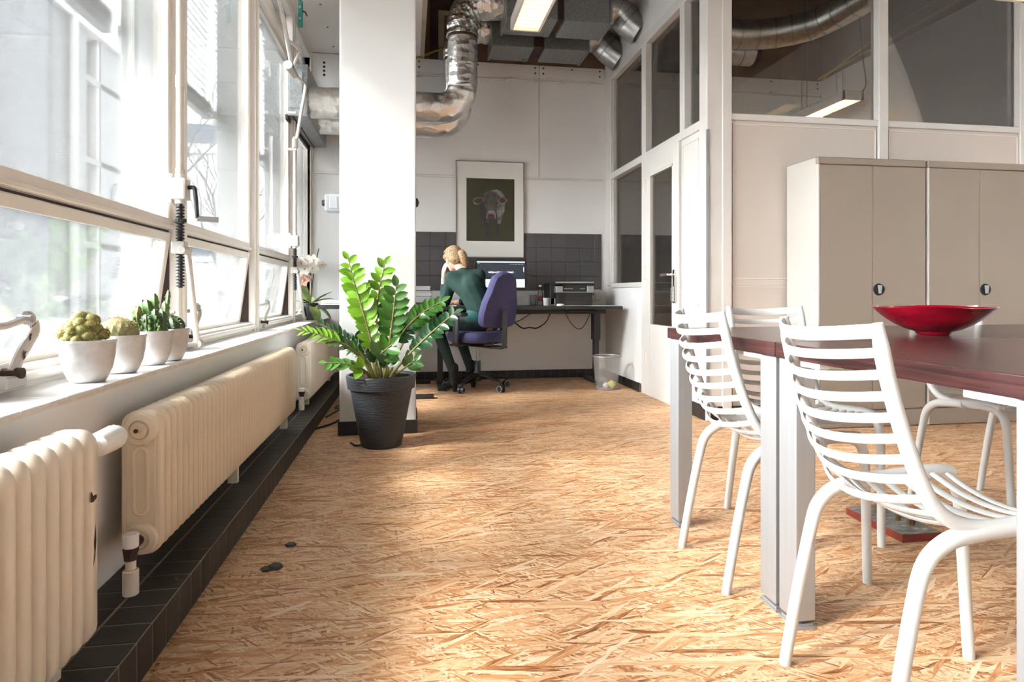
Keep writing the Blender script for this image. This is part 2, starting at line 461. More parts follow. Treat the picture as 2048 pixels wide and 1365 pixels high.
def smooth_path(pts, k=6):
    P = [V(p) for p in pts]
    P = [P[0] * 2 - P[1]] + P + [P[-1] * 2 - P[-2]]
    out = []
    for i in range(1, len(P) - 2):
        for j in range(k):
            t = j / k
            a, b, c, d = P[i - 1], P[i], P[i + 1], P[i + 2]
            out.append(0.5 * ((2 * b) + (c - a) * t + (2 * a - 5 * b + 4 * c - d) * t * t + (3 * b - a - 3 * c + d) * t ** 3))
    out.append(P[-2])
    return out

def box_obj(name, x0, x1, y0, y1, z0, z1, m, parent=None, bevel=0, seg=1):
    return obj(name, G().box(x0, x1, y0, y1, z0, z1), m, parent, bevel=bevel, seg=seg)

# ------------------------------------------------------------------ the shell of the room
YB, XR, YF, ZC = 6.43, 5.2, -2.6, 4.2
XP, YP, XI = 2.01, 4.08, 4.5
struct(obj('floor', G().box(-1.0, XR, YF, YB, -0.1, 0), 'osb'))
wl = struct(box_obj('wall_left', -1.12, -0.81, YF, YB, -0.1, 0.615, 'wall'))
struct(box_obj('wall_left', -1.12, -0.95, YF, YB, 3.2, ZC, 'wall'))
struct(box_obj('wall_front', -1.12, XR + .1, YF - .1, YF, -0.1, ZC, 'wall'))
struct(box_obj('wall_right', XR, XR + .1, YF, YP + .0, -0.1, ZC, 'wall'))
wb = struct(box_obj('wall_back', -1.12, XI + .1, YB, YB + .1, -0.1, 3.225, 'wall'))
struct(box_obj('wall_right', XI, XI + .1, YP + .1, YB, -0.1, 3.23, 'wall'))
struct(box_obj('ceiling', -1.12, XR + .1, YF, YB + .1, ZC, ZC + .1, 'ceil'))
struct(box_obj('ceiling', -1.0, 0.10, 1.0, YB, 3.23, 3.27, 'soffit'))
struct(box_obj('trim_1', 0.10, 0.14, 1.0, YB, 3.23, ZC, 'tan'))

# screws in the soffit
sg = G()
for k in range(10):
    for x in (-0.72, -0.2):
        sg.cyl((x, 2.2 + k * .45, 3.231), (x, 2.2 + k * .45, 3.226), .008, n=8)
sc_ = obj('screw_heads', sg, 'rust', bpy.data.objects['ceiling.001']); sc_['kind'] = 'stuff'

# upper back wall: brown boards and laths
ub = struct(box_obj('wall_back', -1.12, XI, YB, YB + .1, 3.225, ZC, 'brown'))
obj('batten', G().box(0.20, 0.28, YB - .03, YB, 3.23, 4.0), 'gapdark', ub)
obj('batten', G().box(0.28, 1.1, YB - .03, YB, 3.72, 3.86), 'gapdark', ub)
obj('batten', G().box(0.28, 0.34, YB - .02, YB, 3.23, 3.72), 'tan', ub)
obj('batten', G().box(0.34, 1.1, YB - .02, YB, 3.68, 3.72), 'tan', ub)
# the right wall of the glazed room is dark above the white
struct(box_obj('wall_right', XI, XI + .1, YP + .1, YB, 3.23, ZC, 'brown'))

# white screwed boards under the brown wall
for i, (x0, x1) in enumerate(((.05, 1.312), (1.318, 2.0), (2.11, 3.3), (3.306, XI))):
    b_ = struct(box_obj('trim_%d' % (2 + i), x0, x1, YB - .015, YB + .05, 3.09, 3.225, 'soffit', bevel=.002))
    g = G()
    for k in range(3):
        xx = x0 + .04 + (x1 - x0 - .08) * k / 2
        g.cyl((xx, YB - .015, 3.195), (xx, YB - .02, 3.195), .009, n=8)
        if k != 1: g.cyl((xx, YB - .015, 3.14), (xx, YB - .02, 3.14), .009, n=8)
    obj('screw_heads', g, 'rust', b_)
for z in (3.135, 3.095, 3.055, 3.015):
    obj('vent_hole', G().cyl((-.83, YB + .002, z), (-.83, YB - .002, z), .012, n=14), 'black', wb)
# rail, panel joints
struct(box_obj('trim_6', -0.98, 2.0, YB - .015, YB, 2.045, 2.068, 'white', bevel=.003))
struct(box_obj('trim_7', 2.11, XI, YB - .015, YB, 2.045, 2.068, 'white', bevel=.003))
struct(box_obj('trim_8', 1.3115, 1.3185, YB - .003, YB, 2.07, 3.09, 'tan'))
struct(box_obj('trim_9', 3.30, 3.307, YB - .003, YB, 2.07, 3.09, 'tan'))

# dark tiled band behind the desk: one root, each tile a piece
def tile_band(name, x0, x1, nrow=4, s=0.155, sz=0.147, z0=0.905):
    r = struct(box_obj(name, x0, x1, YB - .008, YB + .02, z0, z0 + nrow * sz, 'wgrout'))
    me = mesh_of('tile', G().box(-s / 2 + .0016, s / 2 - .0016, -.006, .004, -sz / 2 + .0016, sz / 2 - .0016), M['wtile'], bevel=.0015)
    nx = int((x1 - x0) / s + 1e-6)
    hx = x0 + nx * s
    if x1 - hx > .03:
        mh = mesh_of('tile', G().box(.0016, x1 - hx - .0016, -.006, .004, -sz / 2 + .0016, sz / 2 - .0016), M['wtile'], bevel=.0015)
        for j in range(nrow): piece('tile', mh, r, (hx, YB - .008, z0 + (j + .5) * sz))
    for i in range(nx):
        for j in range(nrow):
            piece('tile', me, r, (x0 + (i + .5) * s, YB - .008 + random.uniform(-.0006, .0006), z0 + (j + .5) * sz))
    return r
tile_band('trim_10', 0.045 - .155, 0.045 + .155 * 12.5)
tile_band('trim_11', 2.11, 2.11 + .155 * 10)

def skirting(name, a, b, nrm, h=.085, s=.0925):
    """row of upright black tiles from a to b, standing out along nrm"""
    a, b, nrm = V((*a, 0)), V((*b, 0)), V((*nrm, 0))
    d = (b - a); L = d.length; d.normalize()
    ang = atan2(d.y, d.x)
    r = sroot(name, a)
    T = Matrix.Translation(a) @ Matrix.Rotation(ang, 4, 'Z')
    side = -1 if d.cross(nrm).z < 0 else 1
    obj('grout', G().box(0, L, *sorted((0, side * .006)), 0, h, T), 'grout', r)
    n = max(1, int(round(L / s))); st = L / n
    me = mesh_of('tile', G().box(-st / 2 + .0015, st / 2 - .0015, *sorted((0, side * .010)), 0.001, h), M['tile'], bevel=.0015)
    for i in range(n):
        piece('tile', me, r, a + d * (st * (i + .5)), (0, 0, ang))
    return r
skirting('baseboard_back', (-.5, YB), (2.0, YB), (0, -1))
skirting('baseboard_partition', (XP, 5.36), (XP, 6.43), (-1, 0), .08)
skirting('baseboard_partition', (XP, 4.10), (XP, 4.45), (-1, 0), .10)
skirting('baseboard_front', (2.03, YP), (2.58, YP), (0, -1), .10)

# pillar
pl = struct(box_obj('pillar', -.43, .037, 4.03, 4.45, 0, ZC, 'pillar', bevel=.012, seg=3))
skirting('baseboard_pillar', (-.438, 4.03), (.045, 4.03), (0, -1), .085, .125)
skirting('baseboard_pillar', (.037, 4.03), (.037, 4.45), (1, 0), .085, .14)
skirting('baseboard_pillar', (-.43, 4.03), (-.43, 4.45), (-1, 0), .085, .14)

# tiled plinth along the window wall
kb = struct(obj('trim_12', G().box(-.81, -.6006, 0.2, YB, 0, .0994), 'grout'))
P_ = .0885
mt1 = mesh_of('tile', G().box(-.0545, .0545, -P_ / 2 + .0017, P_ / 2 - .0017, -.004, .0045), M['tile'], bevel=.002)
mt2 = mesh_of('tile', G().box(-.0458, .0458, -P_ / 2 + .0017, P_ / 2 - .0017, -.004, .0045), M['tile'], bevel=.002)
mt3 = mesh_of('tile', G().box(-.004, .0045, -P_ / 2 + .0017, P_ / 2 - .0017, -.049, .049), M['tile'], bevel=.002)
for i in range(70):
    y = .245 + i * P_
    piece('tile', mt1, kb, (-.6565, y, .096))
    piece('tile', mt2, kb, (-.7625, y, .096))
    piece('tile', mt3, kb, (-.604, y, .0500))

# window sill of white tiles
sl = struct(obj('trim_13', G().box(-1.0, -.803, YF, YB, .60, .622), 'wall'))
SP = .178
ms = mesh_of('tile', G().box(-.10, .10, -SP / 2 + .0012, SP / 2 - .0012, -.008, .009), M['sill'], bevel=.003, seg=2)
ms.materials.append(M['silledge'])
for p in ms.polygons:
    if p.normal.x > .9 and abs(p.center.z) < .006: p.material_index = 1
for i in range(48):
    y = 1.62 + SP / 2 + (i - 20) * SP
    if y > YB - .05: break
    piece('tile', ms, sl, (-.885, y + random.uniform(-.001, .001), .630 + random.uniform(-.0006, .0006)))

# ------------------------------------------------------------------ windows
MULL = [-2.29, -1.0, .29, 1.58, 2.87, 4.18, 5.47, 6.43]
GX = -1.0
for i in range(len(MULL) - 1):
    y0, y1 = MULL[i], MULL[i + 1]
    r = sroot('window_%d' % (i + 1), (GX, (y0 + y1) / 2, .64))
    a, b = y0 + .045, y1 - .045
    if i == len(MULL) - 2: b = y1 - .03
    # outer frame rails
    obj('bottom_rail', G().box(-1.04, -.965, a, b, .637, .692), 'frame', r, bevel=.005, seg=2)
    obj('head_rail', G().box(-1.04, -.955, a, b, 2.84, 2.92), 'frame', r, bevel=.004)
    obj('top_rail', G().box(-1.04, -.955, a, b, 3.16, 3.21), 'frame', r, bevel=.004)
    obj('mullion', G().box(-1.05, -.948, y1 - .045, y1 + .045, .637, 3.2).box(-.95, -.935, y1 - .018, y1 + .018, .637, 3.2), 'frame', r, bevel=.004, seg=2)
    # upper sash
    g = G().box(-1.02, -.975, a, b, 1.140, 1.185).box(-1.02, -.975, a, b, 2.77, 2.83).box(-1.02, -.975, a, a + .035, 1.185, 2.77).box(-1.02, -.975, b - .035, b, 1.185, 2.77)
    obj('upper_sash', g, 'frame', r, bevel=.004)
    obj('sash_lip', G().box(-.976, -.966, a, b, 1.142, 1.160), 'frame', r, bevel=.003)
    obj('pane', G().box(-1.001, -.997, a + .03, b - .03, 1.18, 2.775), 'glass', r)
    obj('pane', G().box(-1.001, -.997, a, b, 2.915, 3.165), 'glass', r)
    # lower sash hinged at its top, pushed out at the bottom
    T = Matrix.Translation((-.995, 0, 1.13)) @ Matrix.Rotation(radians(8.0), 4, 'Y')
    g = G()
    g.box(-.022, .022, a + .006, b - .012, -.036, 0, T).box(-.022, .022, a + .006, b - .012, -.47, -.42, T)
    g.box(-.022, .022, a + .006, a + .04, -.42, -.036, T).box(-.022, .022, b - .046, b - .012, -.42, -.036, T)
    obj('lower_sash', g, 'frame', r, bevel=.004)
    obj('pane', G().box(-.002, .002, a + .035, b - .04, -.425, -.03, T), 'glass', r)
    obj('gap_shade_strip', G().box(-1.045, -.985, b - .004, b + .002, .70, 1.13), 'gapdark', r)  # bare jamb wood, its shadow put into the dark colour
    obj('gap_shade_strip', G().box(-1.0, -.988, a, b, 1.132, 1.138), 'gapdark', r)  # dark strip standing in for the shaded gap between the sashes
struct(box_obj('trim_14', -1.03, -.955, 6.385, YB, .637, 3.2, 'frame', bevel=.004))

# piers outside between the windows
for i, y in enumerate(MULL[:-1]):
    o = tag(obj('window_pier', G().box(-1.17, -1.05, y - .05, y + .10, .2, 3.6), 'pier', bevel=.004),
        ['pale pier outside the window wall, rearmost behind the camera', 'pale pier outside the window wall, second from the rear behind the camera', 'pale pier outside the window wall, just behind the camera', 'pale pier outside just beyond the left edge of the picture', 'pale pier outside behind the first mullion with the crank handle',
         'pale pier outside behind the mullion in the middle of the window wall',
         'pale pier outside behind the far mullion with the second crank box'][i], 'pier', 'piers outside the window wall')

# outside venetian blinds
slat_me = None
LB = {3: 'silver venetian blind half lowered outside the nearest window', 4: 'silver venetian blind half lowered outside the window right of the crank handle',
      5: 'silver venetian blind outside the third window, seen through two panes', 6: 'silver venetian blind outside the farthest window beside the duct box'}
for i in (3, 4, 5, 6):
    y0, y1 = MULL[i] + .10, MULL[i + 1] - .05
    L = y1 - y0
    r = thing('venetian_blind', LB[i], 'blind', (-1.22, (y0 + y1) / 2, 1.97), 'venetian blinds outside')
    me = mesh_of('slat', G().sweep([(0, -L / 2, 0), (0, L / 2, 0)], 1, 6, (.0016, .022), V((0, 0, 1))), M['slat'])
    bm_T = radians(-58)
    for k in range(26):
        piece('slat', me, r, (-1.22, (y0 + y1) / 2, 2.05 + k * .0415), (0, radians(90) + radians(36) + random.uniform(-.05, .05), random.uniform(-.002, .002)))
    obj('bottom_rail', G().box(-1.245, -1.195, y0, y1, 1.985, 2.035), 'rail', r, bevel=.004)
    obj('reflection_band', G().box(-1.24, -1.20, y0, y1, 1.94, 1.985), 'slat', r)  # pale band imitating a reflection in the pane, built as a part
    obj('head_box', G().box(-1.26, -1.18, y0, y1, 3.13, 3.22), 'slat', r)
    for f in (.12, .5, .88):
        obj('ladder_cord', G().cyl((-1.195, y0 + L * f, 2.0), (-1.195, y0 + L * f, 3.15), .0016, n=5), 'rail', r)

# ------------------------------------------------------------------ outside
struct(box_obj('ground', -60, -1.12, -20, 60, -1.0, -.8, 'ground'))
fb = thing('apartment_building', 'overexposed white building with a shuttered window seen through the nearest window', 'building', (-15, 24, -.8))
obj('facade', G().box(-32, -5.2, 24, 30, -.8, 12), 'facade', fb)
obj('ledge', G().box(-32, -5.2, 23.8, 24, 1.98, 2.10), 'facade', fb)
obj('ledge', G().box(-32, -5.2, 23.75, 24, 5.8, 5.95), 'facade', fb)
for x in (-12.8, -8.4, -17.2):
    for z in (2.2, 6.2):
        wf = obj('window', G().box(x, x + 1.7, 23.9, 24.02, z, z + 1.25), 'concrete', fb)
        obj('pane', G().box(x + .05, x + .8, 23.88, 23.93, z + .05, z + .62), 'fglass', wf)
        obj('pane', G().box(x + .87, x + 1.65, 23.88, 23.93, z + .05, z + .62), 'fglass', wf)
        obj('shutter', G().box(x + .02, x + 1.68, 23.87, 23.95, z + .64, z + 1.24), 'slat', wf)
fn = thing('slat_fence', 'pale teal slat fence in front of the white building outside', 'fence', (-14, 20, -.8))
me = mesh_of('slat', G().box(-.10, .10, -.02, .02, 0, 1.75), M['fence'])
for k in range(52): piece('slat', me, fn, (-19.8 + k * .235, 20, -.8))
obj('cap', G().box(-20, -7.5, 19.95, 20.06, .95, 1.12), 'facade', fn)
obj('backing', G().box(-20, -7.5, 20.03, 20.05, -.8, .95), 'facade', fn)
# concrete frame with a steel window close to the facade
cf = thing('concrete_portico', 'grey concrete frame with a narrow barred opening outside the nearest window', 'portico', (-2.7, 5.8, -.8))
obj('pier', G().box(-3.1, -2.6, 5.10, 5.66, -.8, 3.4), 'concrete', cf)
obj('pier', G().box(-3.1, -2.6, 5.90, 6.5, -.8, 3.4), 'concrete', cf)
obj('beam', G().box(-3.05, -2.56, 5.1, 6.5, 3.02, 3.40), 'pier', cf)
obj('post', G().cyl((-2.57, 5.40, -.8), (-2.57, 5.40, 3.1), .03, n=10), 'pier', cf)
for z in (.55, 1.25, 1.95, 2.62): obj('bar', G().box(-2.66, -2.60, 5.66, 6.3, z, z + .05), 'concrete', cf)
obj('mullion', G().box(-2.66, -2.61, 5.86, 5.9, -.8, 3.1), 'pier', cf)

def tree(name, label, x, y, h, seed, grp):
    rnd = random.Random(seed)
    r = thing(name, label, 'tree', (x, y, -.8), grp)
    t, br = G(), G()
    def grow(g, p, d, L, rad, dep):
        n = 3
        pts = [p]
        for i in range(n):
            d = (d + V((rnd.uniform(-.14, .14), rnd.uniform(-.14, .14), rnd.uniform(0, .08)))).normalized()
            p = p + d * L / n
            pts.append(p)
        g.sweep(pts, [rad * (1 - .45 * i / n) for i in range(n + 1)], 6 if dep == 0 else 4, cap=False)
        if dep >= 5: return
        for k in range(3 if dep else 5):
            a = rnd.uniform(0, 2 * pi); tl = rnd.uniform(.35, .75)
            nd = (d + V((cos(a), sin(a), rnd.uniform(-.1, .5))) * tl).normalized()
            q = pts[-1] if k < 2 else pts[rnd.choice((1, 2))]
            grow(br, q, nd, L * rnd.uniform(.55, .8), rad * .5, dep + 1)
    grow(t, V((x, y, -.8)), V((0, 0, 1)), h * .34, h * .016, 0)
    obj('trunk', t, 'bark', r, smooth=True, weld=False)
    o = obj('branches', br, 'bark', r, weld=False); o['kind'] = 'stuff'
tree('bare_tree', 'bare winter tree outside the window right of the crank handle', -5.3, 15.2, 8.5, 3, 'bare trees outside')
tree('bare_tree', 'bare winter tree at the far left edge, outside the nearest window', -8.2, 11.2, 8.0, 5, 'bare trees outside')
tree('bare_tree', 'bare winter tree outside behind the third window and the orchid', -5.6, 20.5, 8.0, 9, 'bare trees outside')
hg = G()
rnd = random.Random(4)
for k in range(2600):
    p = V((rnd.uniform(-5.4, -4.4), rnd.uniform(9.5, 16), rnd.uniform(-.8, .55)))
    q = Quaternion((rnd.uniform(-1, 1), rnd.uniform(-1, 1), rnd.uniform(-1, 1), rnd.uniform(-1, 1))).normalized()
    hg.add([p + q @ V((.06, 0, 0)), p + q @ V((0, .035, .01)), p + q @ V((-.06, 0, 0)), p + q @ V((0, -.035, .01))], [(0, 1, 2, 3)])
ho = tag(obj('hedge', hg, 'hedge', weld=False), 'grey green hedge outside the window right of the crank handle', 'hedge'); ho['kind'] = 'stuff'
tag(obj('garden_wall', G().box(-4.1, -3.9, 9.3, 16.5, -.8, .52).box(-4.16, -3.84, 9.3, 16.5, .52, .60), 'facade'), 'low white garden wall in front of the hedge outside', 'wall')

# ------------------------------------------------------------------ glazed partition
pp = sroot('wall_partition_side', (XP, 5.2, 0))
X1 = XP + .09
def pbox(n, y0, y1, z0, z1, m='white', x0=XP, x1=X1, bv=.004): return obj(n, G().box(x0, x1, y0, y1, z0, z1), m, pp, bevel=bv)
pbox('post', 6.19, 6.43, 0, 3.12, x0=XP + .02, x1=X1 - .01)
pbox('post', 6.20, 6.33, .95, 3.04, bv=.006)
pbox('post', 5.235, 5.335, .0, 3.04)
pbox('post', 4.455, 4.535, 2.03, 3.04)
pbox('corner_post', 4.10, 4.205, 0, 3.04)
pbox('top_rail', 4.17, 6.18, 3.04, 3.12)
for ya_, yb_ in ((5.335, 6.2), (4.535, 5.235), (4.205, 4.455)): pbox('transom', ya_, yb_, 2.03, 2.095)
pbox('sill_rail', 5.335, 6.2, .93, .975)
pbox('panel', 5.335, 6.2, 0, .93, 'wall', x0=XP + .01)
pbox('upper_wall', 4.17, 6.43, 3.12, ZC, 'wall', x0=XP + .01)
pbox('panel', 4.205, 4.53, 0, 2.03, 'white', x0=XP + .012)
for z0, z1 in ((.12, .80), (.90, 1.98)):
    g = G()
    for (ya, yb, za, zb) in ((4.235, 4.50, z0, z0 + .006), (4.235, 4.50, z1 - .006, z1), (4.235, 4.241, z0, z1), (4.494, 4.50, z0, z1)):
        g.box(XP + .006, XP + .014, ya, yb, za, zb)
    obj('moulding', g, 'frame', pp)
for (y0, y1, z0, z1) in ((5.335, 6.2, 2.095, 3.04), (4.535, 5.235, 2.095, 3.04), (4.205, 4.455, 2.095, 3.04), (5.335, 6.2, .975, 2.03)):
    obj('pane', G().box(XP + .055, XP + .059, y0, y1, z0, z1), 'iglass', pp)
pbox('corner_bead', 4.07, 4.09, 0.1, 2.0, 'alu', x0=XP - .006, x1=XP + .012, bv=0)
# door
dr = sroot('door_1', (XP, 4.9, 0))
DY0, DY1 = 4.545, 5.225
g = G().box(XP - .006, XP + .04, DY0, DY0 + .10, .004, 2.03).box(XP - .006, XP + .04, DY1 - .10, DY1, .004, 2.03)
g.box(XP - .006, XP + .04, DY0 + .10, DY1 - .10, 1.88, 2.03).box(XP - .006, XP + .04, DY0 + .10, DY1 - .10, .004, .60)
obj('door_leaf', g, 'white', dr, bevel=.003)
g = G()
for (ya, yb, za, zb) in ((4.645, 5.125, .60, .615), (4.645, 5.125, 1.865, 1.88), (4.645, 4.66, .6, 1.88), (5.11, 5.125, .6, 1.88)):
    g.box(XP - .008, XP + .03, ya, yb, za, zb)
obj('glazing_bead', g, 'frame', dr)
obj('pane', G().box(XP + .012, XP + .016, 4.655, 5.115, .61, 1.87), 'iglass', dr)
for z in (.32, 1.05, 1.80): obj('hinge', G().cyl((XP - .012, DY1 + .008, z - .06), (XP - .012, DY1 + .008, z + .06), .010, n=10).box(XP - .01, XP - .004, DY1 - .02, DY1 + .04, z - .05, z + .05), 'frame', dr)
hd = obj('handle_plate', G().box(XP - .018, XP - .004, 4.585, 4.63, .80, 1.06), 'brass', dr, bevel=.006, seg=2)
obj('lever', G().sweep(smooth_path([(XP - .01, 4.608, 1.02), (XP - .05, 4.608, 1.02), (XP - .06, 4.63, 1.02), (XP - .06, 4.75, 1.018)], 5), .0105, 10), 'brass', hd, smooth=True)
obj('keypad', G().box(XP - .03, XP - .017, 4.588, 4.627, .81, .93), 'steel', hd, bevel=.004)
g = G()
for a in range(2):
    for b in range(4): g.box(XP - .034, XP - .03, 4.593 + a * .017, 4.605 + a * .017, .82 + b * .026, .838 + b * .026)
obj('key_buttons', g, 'alu', hd)
obj('latch_edge', G().box(XP - .016, XP - .003, 4.573, 4.585, .80, 1.0), 'tan', hd)

# partition front
pf = sroot('wall_partition_front', (3.2, YP, 0))
def fbox(n, x0, x1, z0, z1, m='white', y0=YP, y1=YP + .08, bv=.004): return obj(n, G().box(x0, x1, y0, y1, z0, z1), m, pf, bevel=bv)
fbox('corner_board', 2.005, 2.185, 0, ZC, y0=YP - .004)
fbox('corner_strip', 2.115, 2.185, 0, ZC, y0=YP - .012)
fbox('post', 3.318, 3.394, 0, ZC, y0=YP - .006)
fbox('post', 4.50, 4.58, 0, ZC)
fbox('sill_rail', 2.185, 4.5, 2.075, 2.12)
fbox('top_rail', 2.185, 4.5, 3.55, 3.62)
fbox('upper_wall', 2.02, XR, 3.62, ZC, 'wall')
for x0, x1 in ((2.19, 3.315), (3.397, 4.5)):
    fbox('panel', x0, x1, 0, 2.075, 'cream', y0=YP + .014)
    fbox('panel_rail', x0, x1, .925, .975, 'cream', y0=YP + .008)
    g = G()
    for (xa, xb, za, zb) in ((x0 + .01, x1 - .01, 2.045, 2.051), (x0 + .01, x1 - .01, .975, .981), (x0 + .01, x0 + .017, .10, 2.05), (x1 - .017, x1 - .01, .10, 2.05), (x0 + .01, x1 - .01, .919, .925)):
        g.box(xa, xb, YP + .007, YP + .016, za, zb)
    obj('moulding', g, 'frame', pf)
    obj('pane', G().box(x0 - .004, x1 + .004, YP + .05, YP + .054, 2.12, 3.55), 'iglass', pf)
fbox('panel', 4.58, XR, 0, 3.62, 'cream', y0=YP + .014)
struct(box_obj('trim_15', XP, XI, YP + .02, YB, -.02, .002, 'osb'))

# small pictures on the back wall of the glazed room
for i, (x, z, w_, h_, lb) in enumerate(((2.76, 1.69, .13, .21, 'small dusky pink print, upper left of three behind the door glass'),
                                     (3.02, 1.69, .14, .20, 'small dark pink print, upper right of three behind the door glass'),
                                     (2.79, 1.40, .16, .22, 'small pink and orange print, lowest of three behind the door glass'))):
    r = thing('small_print', lb, 'picture', (x, YB - .012, z), 'small pink prints in the glazed room')
    obj('print_sheet', G().box(x, x + w_, YB - .012, YB, z, z + h_), 'pinkart', r)
    obj('border', G().box(x - .012, x, YB - .013, YB, z, z + h_).box(x + w_, x + w_ + .012, YB - .013, YB, z, z + h_), 'matboard', r)

# ------------------------------------------------------------------ radiators
def rad_section(h, d, t, m, end=0):
    """one column of a radiator: rounded slab in the X-Z plane, t thick along Y; base at z=0, front at x=+d/2"""
    g = G(); rs = []
    prof = [(-.50, .044), (-.44, .036), (-.37, .018), (-.29, .007), (-.18, .0015), (-.06, 0), (.06, 0), (.18, .0015), (.29, .007), (.37, .018), (.44, .036), (.50, .044)]
    if end: prof = [(-.50, .008), (-.46, .003), (-.40, .0005)] + prof[5:]
    for yy, ins in prof:
        yy *= t
        ring = []
        R = .036
        for cx, cz, a0 in ((d / 2 - R, h - R, 0), (-d / 2 + R, h - R, 90), (-d / 2 + R, R, 180), (d / 2 - R, R, 270)):
            for k in range(5):
                a = radians(a0 + 22.5 * k)
                rr = max(.002, R - ins); sh = max(0, ins - R + .002)
                ring.append(V((cx - math.copysign(sh, cx) + rr * cos(a), yy, cz - math.copysign(sh, cz - h / 2) + rr * sin(a))))
        rs.append(ring)
    g.rings(rs)
    return mesh_of('section', g, M[m], smooth=True)

def radiator(label, y0, y1, z0, h, m, near_end=True, xc=-.71, d=.10):
    r = thing('radiator', label, 'radiator', (xc, (y0 + y1) / 2, z0), 'cast iron radiators along the window wall')
    n = int(round((y1 - y0) / .0455)); t = (y1 - y0) / n
    me = rad_section(h, d, t, m)
    me0 = rad_section(h, d, t, m, 1)
    for i in range(n):
        piece('section', me if 0 < i < n - 1 else me0, r, (xc, y0 + t * (i + .5), z0), (0, 0, pi if i == n - 1 else 0))
    if near_end:
        g = G()
        R, ins = .036, .004
        def ringz(zc, rr): return [V((xc + rr * cos(2 * pi * k / 20), 0, zc + rr * sin(2 * pi * k / 20))) for k in range(20)]
        for zc in (z0 + h - .048, z0 + .045):
            g = G(); rs = []
            for rr, yy in ((.046, y0 + .004), (.040, y0 - .010), (.026, y0 - .014), (.024, y0 - .010)):
                rs.append([p + V((0, yy, 0)) for p in ringz(zc, rr)])
            obj('boss', g.rings(rs), m, r, smooth=True)
        for zc in (z0 + h - .048,):
            pg = G().cyl((xc, y0 - .008, zc), (xc, y0 - .017, zc), .021, n=20).cyl((xc, y0 - .017, zc), (xc, y0 - .024, zc), .009, .007, n=6)
            obj('end_plug', pg, 'rad', r, smooth=True)
            obj('plug_hole', G().cyl((xc - .003, y0 - .0245, zc), (xc - .003, y0 - .026, zc), .006, n=10), 'rust', r)
        # groove between the two columns: a raised rim around a sunk slot
        zt, zb = z0 + h - .115, z0 + .125
        path = [(xc + .017 * cos(a), y0 - .001, zt + .017 * sin(a)) for a in [pi * k / 8 for k in range(9)]] + \
               [(xc - .017 * cos(a), y0 - .001, zb - .017 * sin(a)) for a in [pi * k / 8 for k in range(9)]]
        path.append(path[0])
        obj('groove_rim', G().sweep(path, .0055, 8), m, r, smooth=True)
        obj('end_plate', G().box(xc - .036, xc + .036, y0 - .002, y0 + .004, z0 + .03, z0 + h - .03), m, r, bevel=.0015)
    return r
r1 = radiator('cream radiator at the bottom left edge with a white valve knob on top', .26, 1.487, .135, .455, 'radw', False)
r2 = radiator('long cream radiator under the cactus pots, middle of the three', 1.833, 3.877, .178, .385, 'rad')
r3 = radiator('farthest cream radiator, partly behind the pillar and the leafy plant', 4.45, 6.1, .150, .395, 'radw')
# valve knob of the near radiator
g = G(); rs = []
kx, kz = -.672, .548
for yy, rr in ((1.487, .012), (1.50, .012), (1.502, .023), (1.51, .0255), (1.585, .0275), (1.597, .025), (1.60, .021)):
    rs.append([V((kx + rr * (1 + (.05 if k % 2 and rr > .02 and yy < 1.59 else 0)) * cos(2 * pi * k / 36), yy, kz + rr * (1 + (.05 if k % 2 and rr > .02 and yy < 1.59 else 0)) * sin(2 * pi * k / 36))) for k in range(36)])
kn = obj('valve_knob', g.rings(rs), 'plastic_w', r1, smooth=True)
kn['label'] = 'fluted white plastic valve knob'
obj('knob_cap', G().cyl((kx, 1.599, kz), (kx, 1.603, kz), .016, n=20), 'plastic_w', kn, bevel=.001)
obj('rust_chip', G().poly([V((-.6595, 1.452 + y, .44 + z)) for y, z in ((0, 0), (.012, -.002), (.026, .003), (.024, .011), (.01, .011), (.004, .022), (0, .02))]), 'rust', r1)
obj('rust_chip', G().poly([V((-.6595, 1.462 + y, .30 + z)) for y, z in ((0, 0), (.006, .03), (.004, .05), (.012, .09), (.014, .05), (.009, .02))]), 'rust', r1)
# pipes and feet
def pipe(r, x, y, ztop, m='plastic_w', square=False, mm='radw'):
    p = obj('pipe', G().cyl((x, y, .10), (x, y, .165), .019, n=16).cyl((x, y, .165), (x, y, .19), .0125, n=14), mm, r, smooth=True, bevel=.002)
    obj('coupling', G().cyl((x, y, .19), (x, y, .215), .015, .018, n=10).cyl((x, y, .212), (x, y, .222), .020, n=6).cyl((x, y, .222), (x, y + .052, .223), .014, n=10), 'rust', p)
    obj('valve_cap', G().cyl((x, y, .222), (x, y, ztop), .0185, .019, n=18), 'plastic_w', p, smooth=True, bevel=.002)
pipe(r2, -.712, 1.775, .258)
pipe(r3, -.712, 4.395, .245)
for r, ys, z0 in ((r1, (.4, 1.40), .135), (r2, (2.75, 3.80), .178), (r3, (4.6, 5.8), .150)):
    for y in ys:
        obj('foot', G().box(-.735, -.695, y - .012, y + .012, .10, z0 + .02), 'radw', r, bevel=.003)

